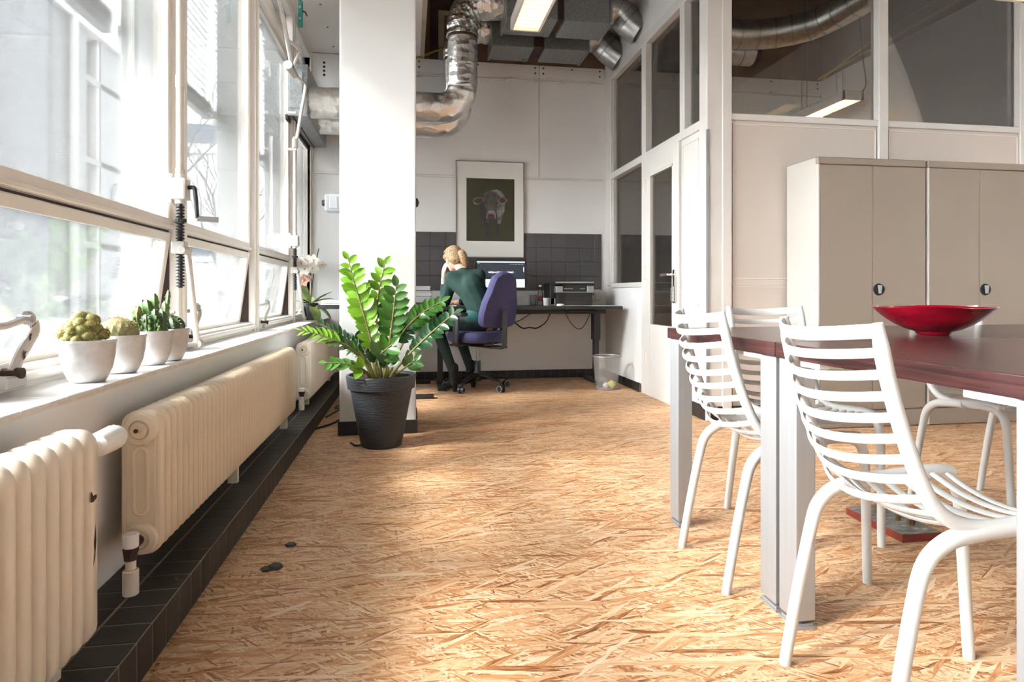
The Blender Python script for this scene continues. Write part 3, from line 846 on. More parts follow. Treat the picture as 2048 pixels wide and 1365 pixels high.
# ------------------------------------------------------------------ window opening gear on the sill
def crank_gear(y, label, crank=True, far=False):
    r = thing('window_crank', label, 'window opener', (-.915, y, .65), 'crank gears on the window mullions')
    x = -.905
    yy = y - .12 if not far else y - .16
    obj('bracket', G().box(-.955, x - .028, yy - .01, yy + .13, 1.235, 1.355), 'chip', r, bevel=.006, seg=2)
    gb = obj('gear_box', G().box(x - .03, x + .03, yy - .032, yy + .034, 1.25, 1.335), 'chip', r, bevel=.008, seg=2)
    obj('collar', G().cyl((x, yy, 1.335), (x, yy, 1.352), .019, n=16), 'frame', gb)
    obj('collar', G().cyl((x, yy, 1.235), (x, yy, 1.25), .019, n=16), 'frame', gb)
    obj('rod', G().cyl((x, yy, 1.37), (x, yy, 3.0 if not far else 2.12), .0145, n=14).cyl((x, yy, 1.70), (x, yy, 1.745), .0175, n=14), 'frame', r, smooth=True)
    th = G().cyl((x, yy, .90), (x, yy, 1.24), .0095, n=10)
    for k in range(26):
        z = .905 + k * .0125
        th.cyl((x, yy, z), (x, yy, z + .004), .0145, .0175, n=10).cyl((x, yy, z + .004), (x, yy, z + .008), .0175, .0145, n=10)
    th.cyl((x, yy, 1.16), (x, yy, 1.175), .024, n=12)
    obj('screw_spindle', th, 'blackm', r)
    th = G().cyl((x, yy, 1.35), (x, yy, 1.37), .012, n=10)
    for k in range(3): th.cyl((x, yy, 1.353 + k * .009), (x, yy, 1.357 + k * .009), .018, n=10)
    obj('upper_thread', th, 'frame', r)
    if crank:
        ck = obj('crank', G().sweep(smooth_path([(x + .03, yy, 1.30), (x + .05, yy - .004, 1.30), (x + .058, yy - .006, 1.285), (x + .062, yy - .002, 1.22), (x + .064, yy + .004, 1.178)], 4), .0085, 10, (1, 1)), 'black', r, smooth=True)
        obj('crank_grip', G().cyl((x + .062, yy + .004, 1.178), (x + .135, yy + .03, 1.176), .0105, .012, n=14), 'alu', ck, smooth=True)
    nt = obj('travelling_nut', G().box(x - .028, x + .024, yy - .02, yy + .022, 1.035, 1.085).cyl((x + .015, yy - .03, 1.05), (x + .015, yy + .05, 1.05), .017, n=14), 'chip', r, bevel=.004)
    e = V((-.885, y + .02, .665)) if not far else V((-.885, y + .14, .665))
    obj('push_rod', G().cyl((x + .015, yy + .04, 1.05), e, .0125, n=12), 'frame', r, smooth=True)
    obj('crank_arm', G().cyl(e + V((0, -.012, 0)), e + V((0, .02, 0)), .020, n=16).sweep([e, e + V((-.035, -.03, -.004)), e + V((-.055, -.10, .012))], .013, 10, (1, .8)), 'chip', r, smooth=True)
    return r
crank_gear(2.83, 'white crank gear with black crank handle on the near mullion above the cacti')
crank_gear(5.43, 'white crank gear with threaded spindle on the far mullion beside the orchid', False, True)

def hinge_arm(y, label, s=1.0, chips=True):
    """elbow shaped opener that pushes the lower sash out"""
    r = thing('sash_arm', label, 'window opener', (-.93, y, .64), 'elbow arms pushing the lower sashes')
    x = -.925
    piv = V((x, y, .690)); el = V((x + .005, y + .055 * s, .815)); ks = V((x + .005, y + .08 * s, .785))
    path = smooth_path([piv, V((x, y + .035, .735)), ks + V((0, -.008, -.01)), ks + V((0, 0, .012)), el + V((0, .004, .002)), el + V((0, -.015, .004))], 5)
    a = obj('elbow', G().sweep(path, [.019] * 8 + [.017] * (len(path) - 8), 10, (.5, 1), V((0, .75, -.66))), 'chip', r, smooth=True)
    obj('pivot_pin', G().cyl(piv + V((-.02, 0, 0)), piv + V((.022, 0, 0)), .013, n=12), 'rust', a)
    obj('joint_pin', G().cyl(el + V((-.016, -.012, .002)), el + V((.014, -.012, .002)), .010, n=12), 'alu', a)
    if chips:
        for dy, dz, q in ((.028, .040, 1), (.052, .082, .8)):
            obj('paint_chip', G().poly([piv + V((.0105, dy + q * p[0], dz + q * p[1])) for p in ((-.006, -.012), (.004, -.006), (.003, .002), (.010, .010), (.0, .008), (-.003, .014), (-.007, .004))]), 'rust', a)
    obj('link', G().sweep([el + V((0, -.012, .002)), el + V((-.01, -.07, -.012)), el + V((-.075, -.13, -.022))], .0085, 8, (1, 1)), 'chip', r, smooth=True)
    obj('base_plate', G().box(x - .03, x + .016, y - .05, y + .03, .655, .685).box(x - .045, x - .03, y - .05, y + .06, .65, .71), 'chip', r, bevel=.004)
    return r
hinge_arm(1.665, 'elbow arm with chipped white paint at the left edge of the window sill')
hinge_arm(2.915, 'white elbow arm just right of the fourth cactus pot', 1.0, False)
hinge_arm(4.29, 'white elbow arm in the middle of the sill by the third window', 1.3, False)
tag(obj('push_bar', G().cyl((-.955, 1.7, .668), (-.955, 6.1, .668), .013, n=10).cyl((-.945, 4.2, .668), (-.945, 4.23, .668), .02, n=10).cyl((-.945, 5.5, .668), (-.945, 5.53, .668), .02, n=10), 'frame', smooth=True),
    'long white push bar lying along the foot of the windows', 'bar')

# upper linkage on the far mullion and green connector under the soffit
ul = thing('fanlight_linkage', 'white rod linkage at the top of the far mullion, below the green strip', 'window opener', (-.93, 5.3, 2.0))
obj('tie_rod', G().cyl((-.93, 4.55, 3.16), (-.93, 5.30, 2.68), .016, n=10), 'frame', ul, smooth=True)
obj('joint_block', G().cyl((-.95, 5.22, 2.68), (-.93, 5.40, 2.66), .035, .028, n=12), 'chip', ul, smooth=True)
obj('link', G().sweep(smooth_path([(-.93, 5.33, 2.70), (-.90, 5.36, 2.80), (-.885, 5.38, 2.84), (-.90, 5.33, 2.86), (-.95, 5.2, 2.86)], 4), .013, 8), 'frame', ul, smooth=True)
obj('link', G().sweep(smooth_path([(-.92, 5.40, 2.66), (-.89, 5.50, 2.64), (-.865, 5.5, 2.60), (-.88, 5.42, 2.40), (-.90, 5.33, 2.16), (-.905, 5.27, 2.10)], 4), .013, 8), 'frame', ul, smooth=True)
for z in (2.04, 2.32): obj('bracket', G().box(-.96, -.895, 5.25, 5.28, z, z + .015), 'frame', ul)
obj('clamp', G().cyl((-.905, 5.27, 2.06), (-.905, 5.27, 2.13), .022, n=10), 'chip', ul)
ul.location += V((.035, -.20, -.07))
gs = thing('connector_strip', 'green plastic strip hanging under the white soffit at the top left', 'strip', (-.80, 4.66, 3.15))
obj('body', G().box(-.815, -.785, 4.62, 4.66, 2.92, 3.10), 'greenp', gs, bevel=.006, seg=2)
gs.location += V((.04, 0, -.17))
g = G()
for z in (2.97, 3.05): g.cyl((-.80, 4.615, z), (-.80, 4.62, z), .009, n=10)
obj('screw', g, 'alu', gs)
obj('hanger', G().cyl((-.80, 4.645, 3.09), (-.80, 4.645, 3.40), .004, n=6).sweep([(-.785, 4.64, 3.03), (-.765, 4.63, 3.02), (-.755, 4.63, 2.995)], .006, 6), 'rust', gs)

# ------------------------------------------------------------------ ventilation
vb = thing('vent_box', 'grey sheet metal duct box running along the top of the far windows', 'duct box', (-.89, 5.9, 2.5), 'ventilation')
obj('casing', G().box(-.97, -.81, 5.30, YB, 2.30, 2.72), 'steel', vb, bevel=.004)
obj('grille', G().box(-.955, -.85, 5.292, 5.302, 2.36, 2.66), 'steel_dark', vb, bevel=.002)
g = G()
for k in range(9): g.cyl((-.828, 5.30, 2.34 + k * .04), (-.828, 5.296, 2.34 + k * .04), .005, n=8)
obj('rivet', g, 'alu', vb)
obj('lip', G().box(-.985, -.965, 5.3, YB, 2.27, 2.31).box(-.93, -.922, 5.3, YB, 2.293, 2.30), 'gapdark', vb)

def crinkle(path, r, n=28, amp=.004, seed=1):
    rnd = random.Random(seed)
    g = G()
    m = len(path)
    g.sweep(path, [r + rnd.uniform(-amp, amp) for _ in range(m)], n)
    return g
def foil_run(name, label, y, zc, zt, xend, seed):
    r = thing(name, label, 'duct', (0, y, zc), 'foil wrapped ducts')
    R = .128; B = .20; xv = .445
    hp = [(-.81 + (xv - B + .81) * k / 24, y, zc) for k in range(25)]
    bend = [(xv - B + B * sin(a), y, zc + B - B * cos(a)) for a in [pi / 2 * k / 12 for k in range(1, 13)]]
    up = [(xv, y, zc + B + (zt - .34 - zc - B) * k / 14) for k in range(1, 15)]
    obj('foil_wrap', crinkle(hp + bend + up, R, 30, .0025, seed), 'foil', r, smooth=True)
    obj('clamp_ring', G().cyl((xv, y, zt - .345), (xv, y, zt - .325), R + .001, n=30), 'rust', r, smooth=True)
    b2 = [(xv, y, zt - .325 + .10 * k / 5) for k in range(6)] + [(xv + .18 - .18 * cos(a), y, zt - .225 + .2 * sin(a)) for a in [pi / 2 * k / 10 for k in range(1, 11)]] + [(xv + .18 + (xend - xv - .18) * k / 6, y, zt - .02) for k in range(1, 7)]
    rnd = random.Random(seed)
    obj('elbow_wrap', G().sweep(b2, [R + .006 + rnd.uniform(-.006, .006) for _ in b2], 30), 'foil2', r, smooth=True)
    return r
foil_run('foil_duct', 'nearer foil wrapped duct rising beside the pillar into the ceiling', 5.45, 2.455, 3.40, .80, 2)
foil_run('foil_duct', 'farther foil wrapped duct half hidden behind the nearer one', 5.98, 2.455, 3.40, .74, 5)

def silencer(label, y, xa, xb, xc, xd, z0, z1):
    r = thing('duct_silencer', label, 'duct box', ((xa + xd) / 2, y, z0), 'galvanised duct boxes under the ceiling')
    obj('casing', G().box(xa, xb, y - .18, y + .18, z0, z1), 'steel_dark', r, bevel=.003)
    obj('casing', G().box(xc, xd, y - .18, y + .18, z0, z1), 'steel_dark', r, bevel=.003)
    obj('joint', G().box(xb, xc, y - .14, y + .14, z0 + .03, z1 - .03), 'gapdark', r)
    obj('flange', G().box(xa - .012, xa + .004, y - .19, y + .19, z0 - .01, z1 + .01), 'steel', r)
    obj('flange', G().box(xd - .004, xd + .012, y - .19, y + .19, z0 - .01, z1 + .01), 'steel', r)
    obj('hanger_bar', G().box(xb - .06, xb - .02, y + .1, y + .14, z0 - .02, z1 + .5), 'steel', r)
    return r
silencer('nearer pair of galvanised boxes above the pendant lamp', 5.36, .80, 1.22, 1.28, 1.68, 3.16, 3.55)
silencer('farther pair of galvanised boxes behind the pendant lamp, nearest the back wall', 5.98, .76, 1.14, 1.24, 1.66, 3.16, 3.55)

def ring_bands(path, R, idx):
    g = G()
    for i in idx:
        p, q = V(path[i]), V(path[i + 1])
        d = (q - p).normalized()
        g.cyl(p - d * .006, p + d * .006, R + .006, n=26)
    return g
def spiral_elbow(label, y, x0, zc):
    r = thing('spiral_duct', label, 'duct', (x0, y, zc), 'bare spiral ducts')
    pts = smooth_path([(x0, y, zc), (x0 + .08, y, zc), (x0 + .17, y, zc - .03), (x0 + .26, y - .01, zc - .12), (XP + .03, y - .03, zc - .12 - (XP + .03 - x0 - .26) * .8)], 6)
    d = obj('duct', G().sweep(pts, .128, 28), 'spiral', r, smooth=True)
    obj('seam', ring_bands(pts, .126, (3, 10, 14, 17)), 'steel', r, smooth=True)
    return r
spiral_elbow('nearer bare steel elbow duct entering the white wall above the door', 5.48, 1.69, 3.42)
spiral_elbow('farther bare steel elbow duct entering the white wall near the back', 6.02, 1.67, 3.38)
obj('collar', G().cyl((.735, 5.98, 3.38), (.76, 5.98, 3.38), .14, n=26), 'spiral', bpy.data.objects['foil_duct.001'], smooth=True)
# ducts in the glazed room
r = thing('spiral_duct', 'long dim spiral duct behind the upper glass, curving forward', 'duct', (2.6, 5.3, 3.25), 'bare spiral ducts')
pts = smooth_path([(2.14, 5.35, 3.22), (2.6, 5.35, 3.22), (3.1, 5.33, 3.22), (3.45, 5.15, 3.24), (3.62, 4.85, 3.28), (3.72, 4.3, 3.33)], 8)
obj('duct', G().sweep(pts, .13, 24), 'spiral', r, smooth=True)
obj('seam', ring_bands(pts, .128, range(1, len(pts) - 1, 3)), 'steel', r, smooth=True)
r = thing('spiral_duct', 'lower dim spiral duct near the back wall of the glazed room', 'duct', (2.7, 6.0, 3.22), 'bare spiral ducts')
pts = [(2.14 + k * .13, 6.02, 3.33) for k in range(11)]
obj('duct', G().sweep(pts, .13, 24), 'spiral', r, smooth=True)
obj('seam', ring_bands(pts, .128, range(1, 10, 2)), 'steel', r, smooth=True)
obj('end_cap', G().cyl((3.44, 6.02, 3.33), (3.50, 6.02, 3.33), .11, n=24), 'gapdark', r)

# ------------------------------------------------------------------ pendant lamps
def pendant(label, x0, x1, y0, y1, z, tm='tube', hang=True, grp='louvred fluorescent pendant lamps'):
    r = thing('pendant_lamp', label, 'lamp', ((x0 + x1) / 2, (y0 + y1) / 2, z), grp)
    h = .085
    g = G().box(x0, x0 + .018, y0, y1, z, z + h).box(x1 - .018, x1, y0, y1, z, z + h).box(x0, x1, y0, y0 + .018, z, z + h).box(x0, x1, y1 - .018, y1, z, z + h).box(x0, x1, y0, y1, z + h - .006, z + h)
    obj('housing', g, 'white', r)
    xc = (x0 + x1) / 2; w_ = (x1 - x0) / 2 - .018
    for t in (xc,):
        obj('tube', G().cyl((t, y0 + .03, z + .055), (t, y1 - .03, z + .055), .013, n=10), tm, r, smooth=True)
    g = G(); n = int((y1 - y0) / .06)
    for k in range(n):
        y = y0 + .03 + (y1 - y0 - .06) * (k + .5) / n
        g.rings([[V((x, y - .004, z + .004)), V((x, y + .004, z + .004)), V((x, y + .007, z + .04)), V((x, y - .007, z + .04))] for x in (x0 + .018, x1 - .018)])
    g.quad((x0 + .018, y0 + .018, z + .004), (x0 + .018, y1 - .018, z + .004), (x0 + .045, y1 - .018, z + .07), (x0 + .045, y0 + .018, z + .07))
    g.quad((x1 - .018, y0 + .018, z + .004), (x1 - .018, y1 - .018, z + .004), (x1 - .045, y1 - .018, z + .07), (x1 - .045, y0 + .018, z + .07))
    lo = obj('louvre', g, 'louver', r)
    for y in (y0 + .2, y1 - .2) if hang else ():
        for x in (xc - .03, xc + .03):
            obj('chain', G().cyl((x, y, z + h), (x, y, ZC), .003, n=5), 'steel_dark', r)
        obj('hook', G().box(xc - .04, xc + .04, y - .01, y + .01, z + h, z + h + .012), 'brass', r)
    return r
pendant('lit louvred pendant lamp hanging in front of the duct boxes', .705, .92, 3.05, 4.47, 2.75)
pendant('lit pendant lamp cut off at the top right corner', 2.99, 3.18, 1.6, 2.86, 2.40)
pendant('lit pendant lamp beyond the right edge, seen only as a reflection in the partition glass', 3.66, 3.87, 1.25, 2.5, 2.75)
lp = pendant('lit pendant lamp inside the glazed room, seen through the glass', 4.04, 4.25, 5.42, 6.38, 2.71, 'tube2')
pendant('added lamp on the right wall of the glazed room, unseen behind the partition panels', 4.28, 4.49, 4.55, 5.9, 2.09, 'tube2', False)  # unseen lamp, added only to brighten the glazed room
tag(obj('lamp_cable', G().sweep(smooth_path([(4.16, 5.62, 2.80), (4.22, 5.52, 2.795), (4.30, 5.46, 2.85), (4.27, 5.45, 3.1), (4.24, 5.45, 3.4), (4.26, 5.5, 3.7), (4.3, 5.6, 4.2)], 5), .006, 6), 'cable', smooth=True),
    'black cable hanging down to the lamp in the glazed room', 'cable')

# pipes on walls
cd = thing('wall_conduit', 'thin white conduit clipped along the top of the back wall', 'conduit', (1, YB - .02, 3.06))
obj('tube', G().cyl((.04, YB - .02, 3.062), (2.0, YB - .02, 3.062), .0085, n=10), 'white', cd, smooth=True)
obj('tube', G().cyl((2.1, YB - .02, 3.055), (XI, YB - .02, 3.055), .0085, n=10), 'white', cd, smooth=True)
for x in (.07, .55, .98, 1.27, 1.56, 1.84, 2.5, 3.2, 3.9): obj('clip', G().box(x - .008, x + .008, YB - .034, YB, 3.045, 3.085), 'white', cd)
tag(obj('yellow_conduit', G().sweep(smooth_path([(0.02, YB - .06, 3.20), (.15, YB - .05, 3.25), (.30, YB - .04, 3.32), (.345, YB - .03, 3.325), (.35, YB, 3.29)], 5), .012, 8), 'yellowp', smooth=True),
    'yellow conduit bent out of the brown boards beside the pillar', 'conduit')
yc = tag(obj('wall_cables', G().sweep(smooth_path([(4.46, 6.4, 3.24), (4.46, 6.0, 3.26), (4.46, 5.2, 3.27), (4.46, 4.2, 3.3)], 5), .010, 6).sweep(smooth_path([(4.45, 6.3, 3.20), (4.40, 6.1, 3.22), (4.45, 5.4, 3.35), (4.46, 4.4, 3.42)], 5), .009, 6), 'yellowp', smooth=True),
    'yellowish cables along the top of the wall in the glazed room', 'cable')

# grey fitting and black knob on the pillar
wbx = thing('wall_speaker', 'small grey box with a black knob on the left side of the pillar', 'box', (-.49, 4.27, 1.4))
obj('casing', G().box(-.54, -.43, 4.20, 4.34, 1.405, 1.515), 'grey', wbx, bevel=.014, seg=3)
obj('front_panel', G().box(-.51, -.46, 4.192, 4.202, 1.42, 1.50), 'grey', wbx, bevel=.004)
obj('knob', G().cyl((-.54, 4.25, 1.462), (-.562, 4.25, 1.462), .022, .018, n=16), 'black', wbx, smooth=True)
tag(obj('black_knob', G().lathe([(.001, 0), (.03, 0), (.028, .012), (.012, .02), (.001, .022)], n=16), 'black', smooth=True), 'black round knob on the right side of the pillar', 'knob')
ko = bpy.data.objects['black_knob']; ko.rotation_euler = (0, radians(90), 0); ko.location = (.037, 4.2, 1.47)

# ------------------------------------------------------------------ cow picture
pc = thing('framed_picture', 'large framed print of a grey cow facing forward on dark green', 'picture', (.805, YB - .03, 1.235))
g = G()
fx0, fx1, fz0, fz1 = .458, 1.152, 1.238, 2.217
for (a, b, c_, d_) in ((fx0, fx0 + .008, fz0, fz1), (fx1 - .008, fx1, fz0, fz1), (fx0, fx1, fz0, fz0 + .008), (fx0, fx1, fz1 - .008, fz1)):
    g.box(a, b, YB - .032, YB, c_, d_)
obj('frame', g, 'pframe', pc, bevel=.001)
obj('mat_board', G().box(fx0 + .008, fx1 - .008, YB - .024, YB - .004, fz0 + .008, fz1 - .008), 'matboard', pc)
ip = obj('print', G().box(.563, 1.054, YB - .0245, YB - .023, 1.406, 2.041), 'p_bg', pc)
def px_(u, v): return (.563 + (u - 270) / (862 - 270) * .491, 2.041 - (v - 290) / (1070 - 290) * .635)
lay = [0]
def flat(name, pts, m):
    lay[0] += 1
    y = YB - .0246 - lay[0] * .00006
    obj(name, G().poly([V((px_(u, v)[0], y, px_(u, v)[1])) for u, v in pts]), m, ip)
flat('cow_body', [(540, 440), (640, 422), (705, 450), (745, 500), (750, 580), (735, 690), (700, 780), (680, 850), (600, 860), (540, 850), (470, 850), (440, 780), (420, 700), (415, 620), (440, 540), (480, 480)], 'p_mid')
flat('cow_flank', [(660, 600), (745, 590), (738, 690), (705, 770), (690, 850), (660, 870), (655, 780), (640, 700)], 'p_light')
flat('cow_shoulder', [(415, 620), (470, 580), (520, 680), (530, 800), (480, 840), (440, 790), (425, 710)], 'p_dark')
flat('cow_back', [(545, 440), (640, 424), (700, 450), (740, 505), (690, 520), (640, 470), (560, 452)], 'p_light')
flat('cow_leg', [(480, 830), (560, 840), (550, 920), (535, 1030), (505, 1035), (512, 940), (495, 890)], 'p_dark')
flat('cow_leg', [(610, 850), (680, 850), (665, 930), (660, 1025), (640, 1030), (635, 930)], 'p_dark')
flat('cow_chest', [(530, 780), (650, 780), (640, 850), (600, 880), (560, 850)], 'p_dark')
flat('cow_head', [(500, 460), (560, 440), (620, 460), (655, 540), (650, 620), (630, 700), (635, 780), (570, 800), (510, 785), (520, 700), (490, 620), (480, 540)], 'p_face')
flat('cow_eye', [(485, 575), (515, 580), (525, 610), (500, 605)], 'p_dark')
flat('cow_eye', [(620, 600), (650, 575), (652, 605), (630, 615)], 'p_dark')
flat('cow_muzzle', [(540, 690), (610, 690), (630, 740), (632, 790), (510, 790), (515, 740)], 'p_light')
flat('cow_nose', [(530, 732), (610, 735), (618, 785), (575, 800), (525, 785)], 'p_nose')
flat('cow_ear', [(345, 570), (375, 535), (440, 525), (480, 545), (460, 590), (410, 620), (360, 610)], 'p_light')
flat('cow_ear_inside', [(355, 575), (385, 542), (440, 535), (475, 552), (450, 595), (405, 612)], 'p_ear')
flat('cow_ear', [(655, 545), (720, 515), (775, 550), (750, 590), (700, 600), (665, 585)], 'p_light')
flat('cow_ear_inside', [(665, 548), (720, 524), (758, 553), (738, 585), (695, 592)], 'p_ear')

# ------------------------------------------------------------------ the long desk
dk = thing('desk', 'long black desk against the back wall under the cow picture', 'desk', (1.05, 6.04, 0), 'black height adjustable desks')
obj('desk_top', G().box(.16, 1.96, 5.68, 6.40, .722, .755), 'blackm', dk, bevel=.004)
obj('frame_rail', G().box(.3, 1.85, 5.85, 5.90, .68, .722).box(.3, 1.85, 6.2, 6.25, .68, .722), 'blackm', dk)
obj('cable_tray', G().box(1.45, 1.75, 5.80, 6.0, .688, .722), 'blackm', dk, bevel=.01)
for x in (.28, 1.80):
    lg = obj('leg', G().box(x - .035, x + .035, 5.98, 6.07, .42, .72).box(x - .025, x + .025, 5.995, 6.055, .03, .42), 'blackm', dk, bevel=.003)
    obj('foot', G().box(x - .035, x + .035, 5.70, 6.38, .0, .03), 'blackm', lg, bevel=.006)
d2 = thing('desk', 'black desk behind the pillar beside the windows', 'desk', (-.25, 5.8, 0), 'black height adjustable desks')
obj('desk_top', G().box(-.72, .12, 5.15, 6.40, .752, .782), 'blackm', d2, bevel=.004)
for y in (5.33, 6.22):
    lg = obj('leg', G().box(-.31, -.24, y - .03, y + .03, .03, .752), 'blackm', d2, bevel=.003)
    obj('foot', G().box(-.56, .195, y - .035, y + .035, .0, .032), 'blackm', lg, bevel=.006)

# monitor
mo = thing('computer_monitor', 'wide black monitor showing a dark web page on the desk', 'monitor', (.87, 6.12, .757))
obj('casing', G().box(.615, 1.128, 6.10, 6.135, .905, 1.21), 'black', mo, bevel=.006, seg=2)
sc1 = obj('screen', G().box(.637, 1.106, 6.0985, 6.1005, .927, 1.188), 'screen', mo)
obj('browser_bar', G().box(.637, 1.106, 6.0975, 6.0985, 1.172, 1.185), 'screen_w', sc1)
obj('page_panel', G().box(.637, 1.106, 6.0975, 6.0985, .932, 1.012), 'screen_w', sc1)
obj('scroll_mark', G().box(1.092, 1.098, 6.0975, 6.0985, 1.085, 1.13), 'screen_t', sc1)
obj('menu_links', G().box(.645, .662, 6.0975, 6.0985, 1.160, 1.163).box(.96, .975, 6.0975, 6.0985, 1.156, 1.158).box(.985, 1.0, 6.0975, 6.0985, 1.156, 1.158).box(1.01, 1.03, 6.0975, 6.0985, 1.156, 1.158).box(1.04, 1.06, 6.0975, 6.0985, 1.156, 1.158).box(1.07, 1.09, 6.0975, 6.0985, 1.156, 1.158), 'screen_w', sc1)
cu = bpy.data.curves.new('caption', 'FONT'); cu.body = "WE'RE A CREATIVE AGENCY"; cu.size = .0262; cu.align_x = 'CENTER'; cu.offset = .0007; cu.extrude = .0004; cu.space_character = 1.03
to = bpy.data.objects.new('caption', cu); C.objects.link(to)
bpy.context.view_layer.update()
tm = bpy.data.meshes.new_from_object(to.evaluated_get(bpy.context.evaluated_depsgraph_get()))
bpy.data.objects.remove(to)
_w = max(v.co.x for v in tm.vertices) - min(v.co.x for v in tm.vertices)
tm.transform(Matrix.Scale(.252 / _w, 4))
tm.materials.clear(); tm.materials.append(M['screen_t'])
piece('caption', tm, sc1, (.872, 6.0970, 1.072), (radians(90), 0, 0))
obj('stand', G().box(.80, .94, 6.14, 6.15, .757, .95).box(.77, .97, 6.06, 6.22, .755, .762), 'alu', mo, bevel=.002)

# printer
pr = thing('printer', 'black and silver printer at the right end of the desk', 'printer', (1.57, 6.12, .757))
obj('body', G().box(1.40, 1.755, 5.98, 6.30, .757, .885), 'black', pr, bevel=.006, seg=2)
obj('side_panel', G().box(1.345, 1.40, 6.05, 6.33, .757, .975), 'black', pr, bevel=.01, seg=2)
obj('control_panel', G().box(1.39, 1.455, 5.965, 6.3, .885, .945).box(1.70, 1.765, 5.965, 6.3, .885, .945).box(1.39, 1.765, 5.965, 6.3, .880, .892), 'alu', pr, bevel=.004)
obj('output_slot', G().box(1.455, 1.70, 5.99, 6.3, .892, .96), 'blackm', pr)
obj('slot_lip', G().box(1.47, 1.56, 5.985, 5.99, .915, .925).box(1.63, 1.68, 5.985, 5.99, .915, .925), 'grey', pr)
obj('scanner_lid', G().box(1.385, 1.765, 5.97, 6.32, .962, .985), 'black', pr, bevel=.004)
obj('lid_trim', G().box(1.385, 1.765, 5.962, 5.975, .972, .988), 'alu', pr, bevel=.002)
obj('tray_slot', G().box(1.48, 1.69, 5.974, 5.982, .765, .80), 'gapdark', pr)
obj('handle_slot', G().box(1.55, 1.61, 5.974, 5.982, .845, .862), 'gapdark', pr)
tag(obj('paper_sheet', G().box(1.48, 1.70, 5.86, 5.99, .7555, .7575), 'paper'), 'white sheet sticking out under the printer', 'paper', 'papers on the desk')
tag(obj('paper_sheet', G().box(1.70, 1.93, 5.72, 5.98, .7555, .7575), 'paper'), 'white sheet lying at the right end of the desk', 'paper', 'papers on the desk')
# desk things
gl = thing('drinking_glass', 'clear drinking glass on the desk right of the monitor', 'glass', (1.19, 6.1, .755))
obj('glass_wall', G().lathe([(.028, .755), (.036, .86), (.033, .86), (.026, .762)], (1.19, 6.1, 0), 20), 'clear', gl, smooth=True)
bt = thing('bottle', 'clear plastic bottle with a dark red label on the desk', 'bottle', (1.265, 6.12, .755))
obj('bottle_body', G().lathe([(.001, .756), (.028, .756), (.030, .80), (.024, .83), (.028, .86), (.02, .90), (.012, .92), (.012, .945), (.001, .945)], (1.265, 6.12, 0), 18), 'clear', bt, smooth=True)
obj('label_band', G().lathe([(.0295, .80), (.0305, .802), (.0285, .85), (.028, .85)], (1.265, 6.12, 0), 18), 'wood_red', bt, smooth=True)
obj('cap', G().cyl((1.265, 6.12, .94), (1.265, 6.12, .955), .015, n=14), 'plastic_w', bt)
cp = thing('paper_cup', 'white cup in front of the bottle on the desk', 'cup', (1.31, 6.05, .755))
obj('cup_wall', G().lathe([(.025, .756), (.034, .83), (.031, .83), (.023, .76)], (1.31, 6.05, 0), 20), 'paper', cp, smooth=True)
tag(obj('note_box', G().box(1.345, 1.40, 6.05, 6.1, .756, .825), 'paper', bevel=.002), 'small white box between the cup and the printer', 'box')
tag(obj('round_puck', G().lathe([(.001, .756), (.036, .756), (.037, .768), (.03, .775), (.001, .776)], (1.415 - .01, 5.86, 0), 20), 'plastic_w', smooth=True), 'small white round puck on the desk in front of the printer', 'puck')
tag(obj('white_board', G().box(1.02, 1.37, 6.385, 6.40, .757, .90), 'paper', bevel=.002), 'white board leaning on the wall behind the glass', 'board')
tag(obj('envelope_box', G().box(1.0, 1.16, 6.22, 6.28, .757, .85), 'matboard', bevel=.002), 'cream box behind the monitor on the desk', 'box')
so = thing('wall_socket', 'cream socket box on the wall right of the printer', 'socket', (1.92, 6.39, .82))
obj('casing', G().box(1.885, 1.955, 6.36, 6.43, .80, .915), 'frame', so, bevel=.006, seg=2)
obj('cover', G().box(1.895, 1.945, 6.352, 6.362, .81, .86), 'radw', so, bevel=.003)
def cable(label, pts, m, rr=.006):
    return tag(obj('cable', G().sweep(smooth_path(pts, 6), rr, 6), m, smooth=True), label, 'cable', 'cables')
cable('thin brown cable sagging from the desk behind the chair', [(.95, 6.2, .57), (1.08, 6.2, .61), (1.20, 6.2, .685)], 'cableg', .005)
cable('thick black cable looped under the middle of the desk', [(.95, 6.15, .61), (1.02, 6.2, .585), (1.10, 6.2, .53), (1.17, 6.2, .535), (1.25, 6.2, .53), (1.34, 6.2, .59), (1.39, 6.2, .685)], 'cable', .007)
cable('thin grey cable looped under the right part of the desk', [(1.53, 6.2, .685), (1.58, 6.2, .60), (1.64, 6.2, .53), (1.69, 6.2, .517), (1.74, 6.2, .56), (1.80, 6.2, .685)], 'cableg', .0045)
cable('thin cable from the printer to the wall socket', [(1.75, 6.25, .80), (1.79, 6.32, .78), (1.83, 6.38, .84), (1.90, 6.36, .87)], 'cableg', .004)
cable('black cable on the floor between the plinth and the pillar, nearest', [(-.60, 4.22, .008), (-.52, 4.35, .008), (-.45, 4.55, .008), (-.30, 4.7, .008)], 'cable', .006)
cable('tangled black cable on the floor behind the pillar by the desk foot', [(-.58, 4.6, .008), (-.50, 4.8, .03), (-.56, 4.95, .01), (-.46, 5.05, .05), (-.52, 5.2, .01), (-.4, 5.28, .04), (-.3, 5.33, .2)], 'cable', .006)
cable('dark cable end on the floor left of the planter', [(-.34, 3.80, .006), (-.31, 3.73, .006), (-.27, 3.72, .010), (-.23, 3.74, .006)], 'cable', .006)
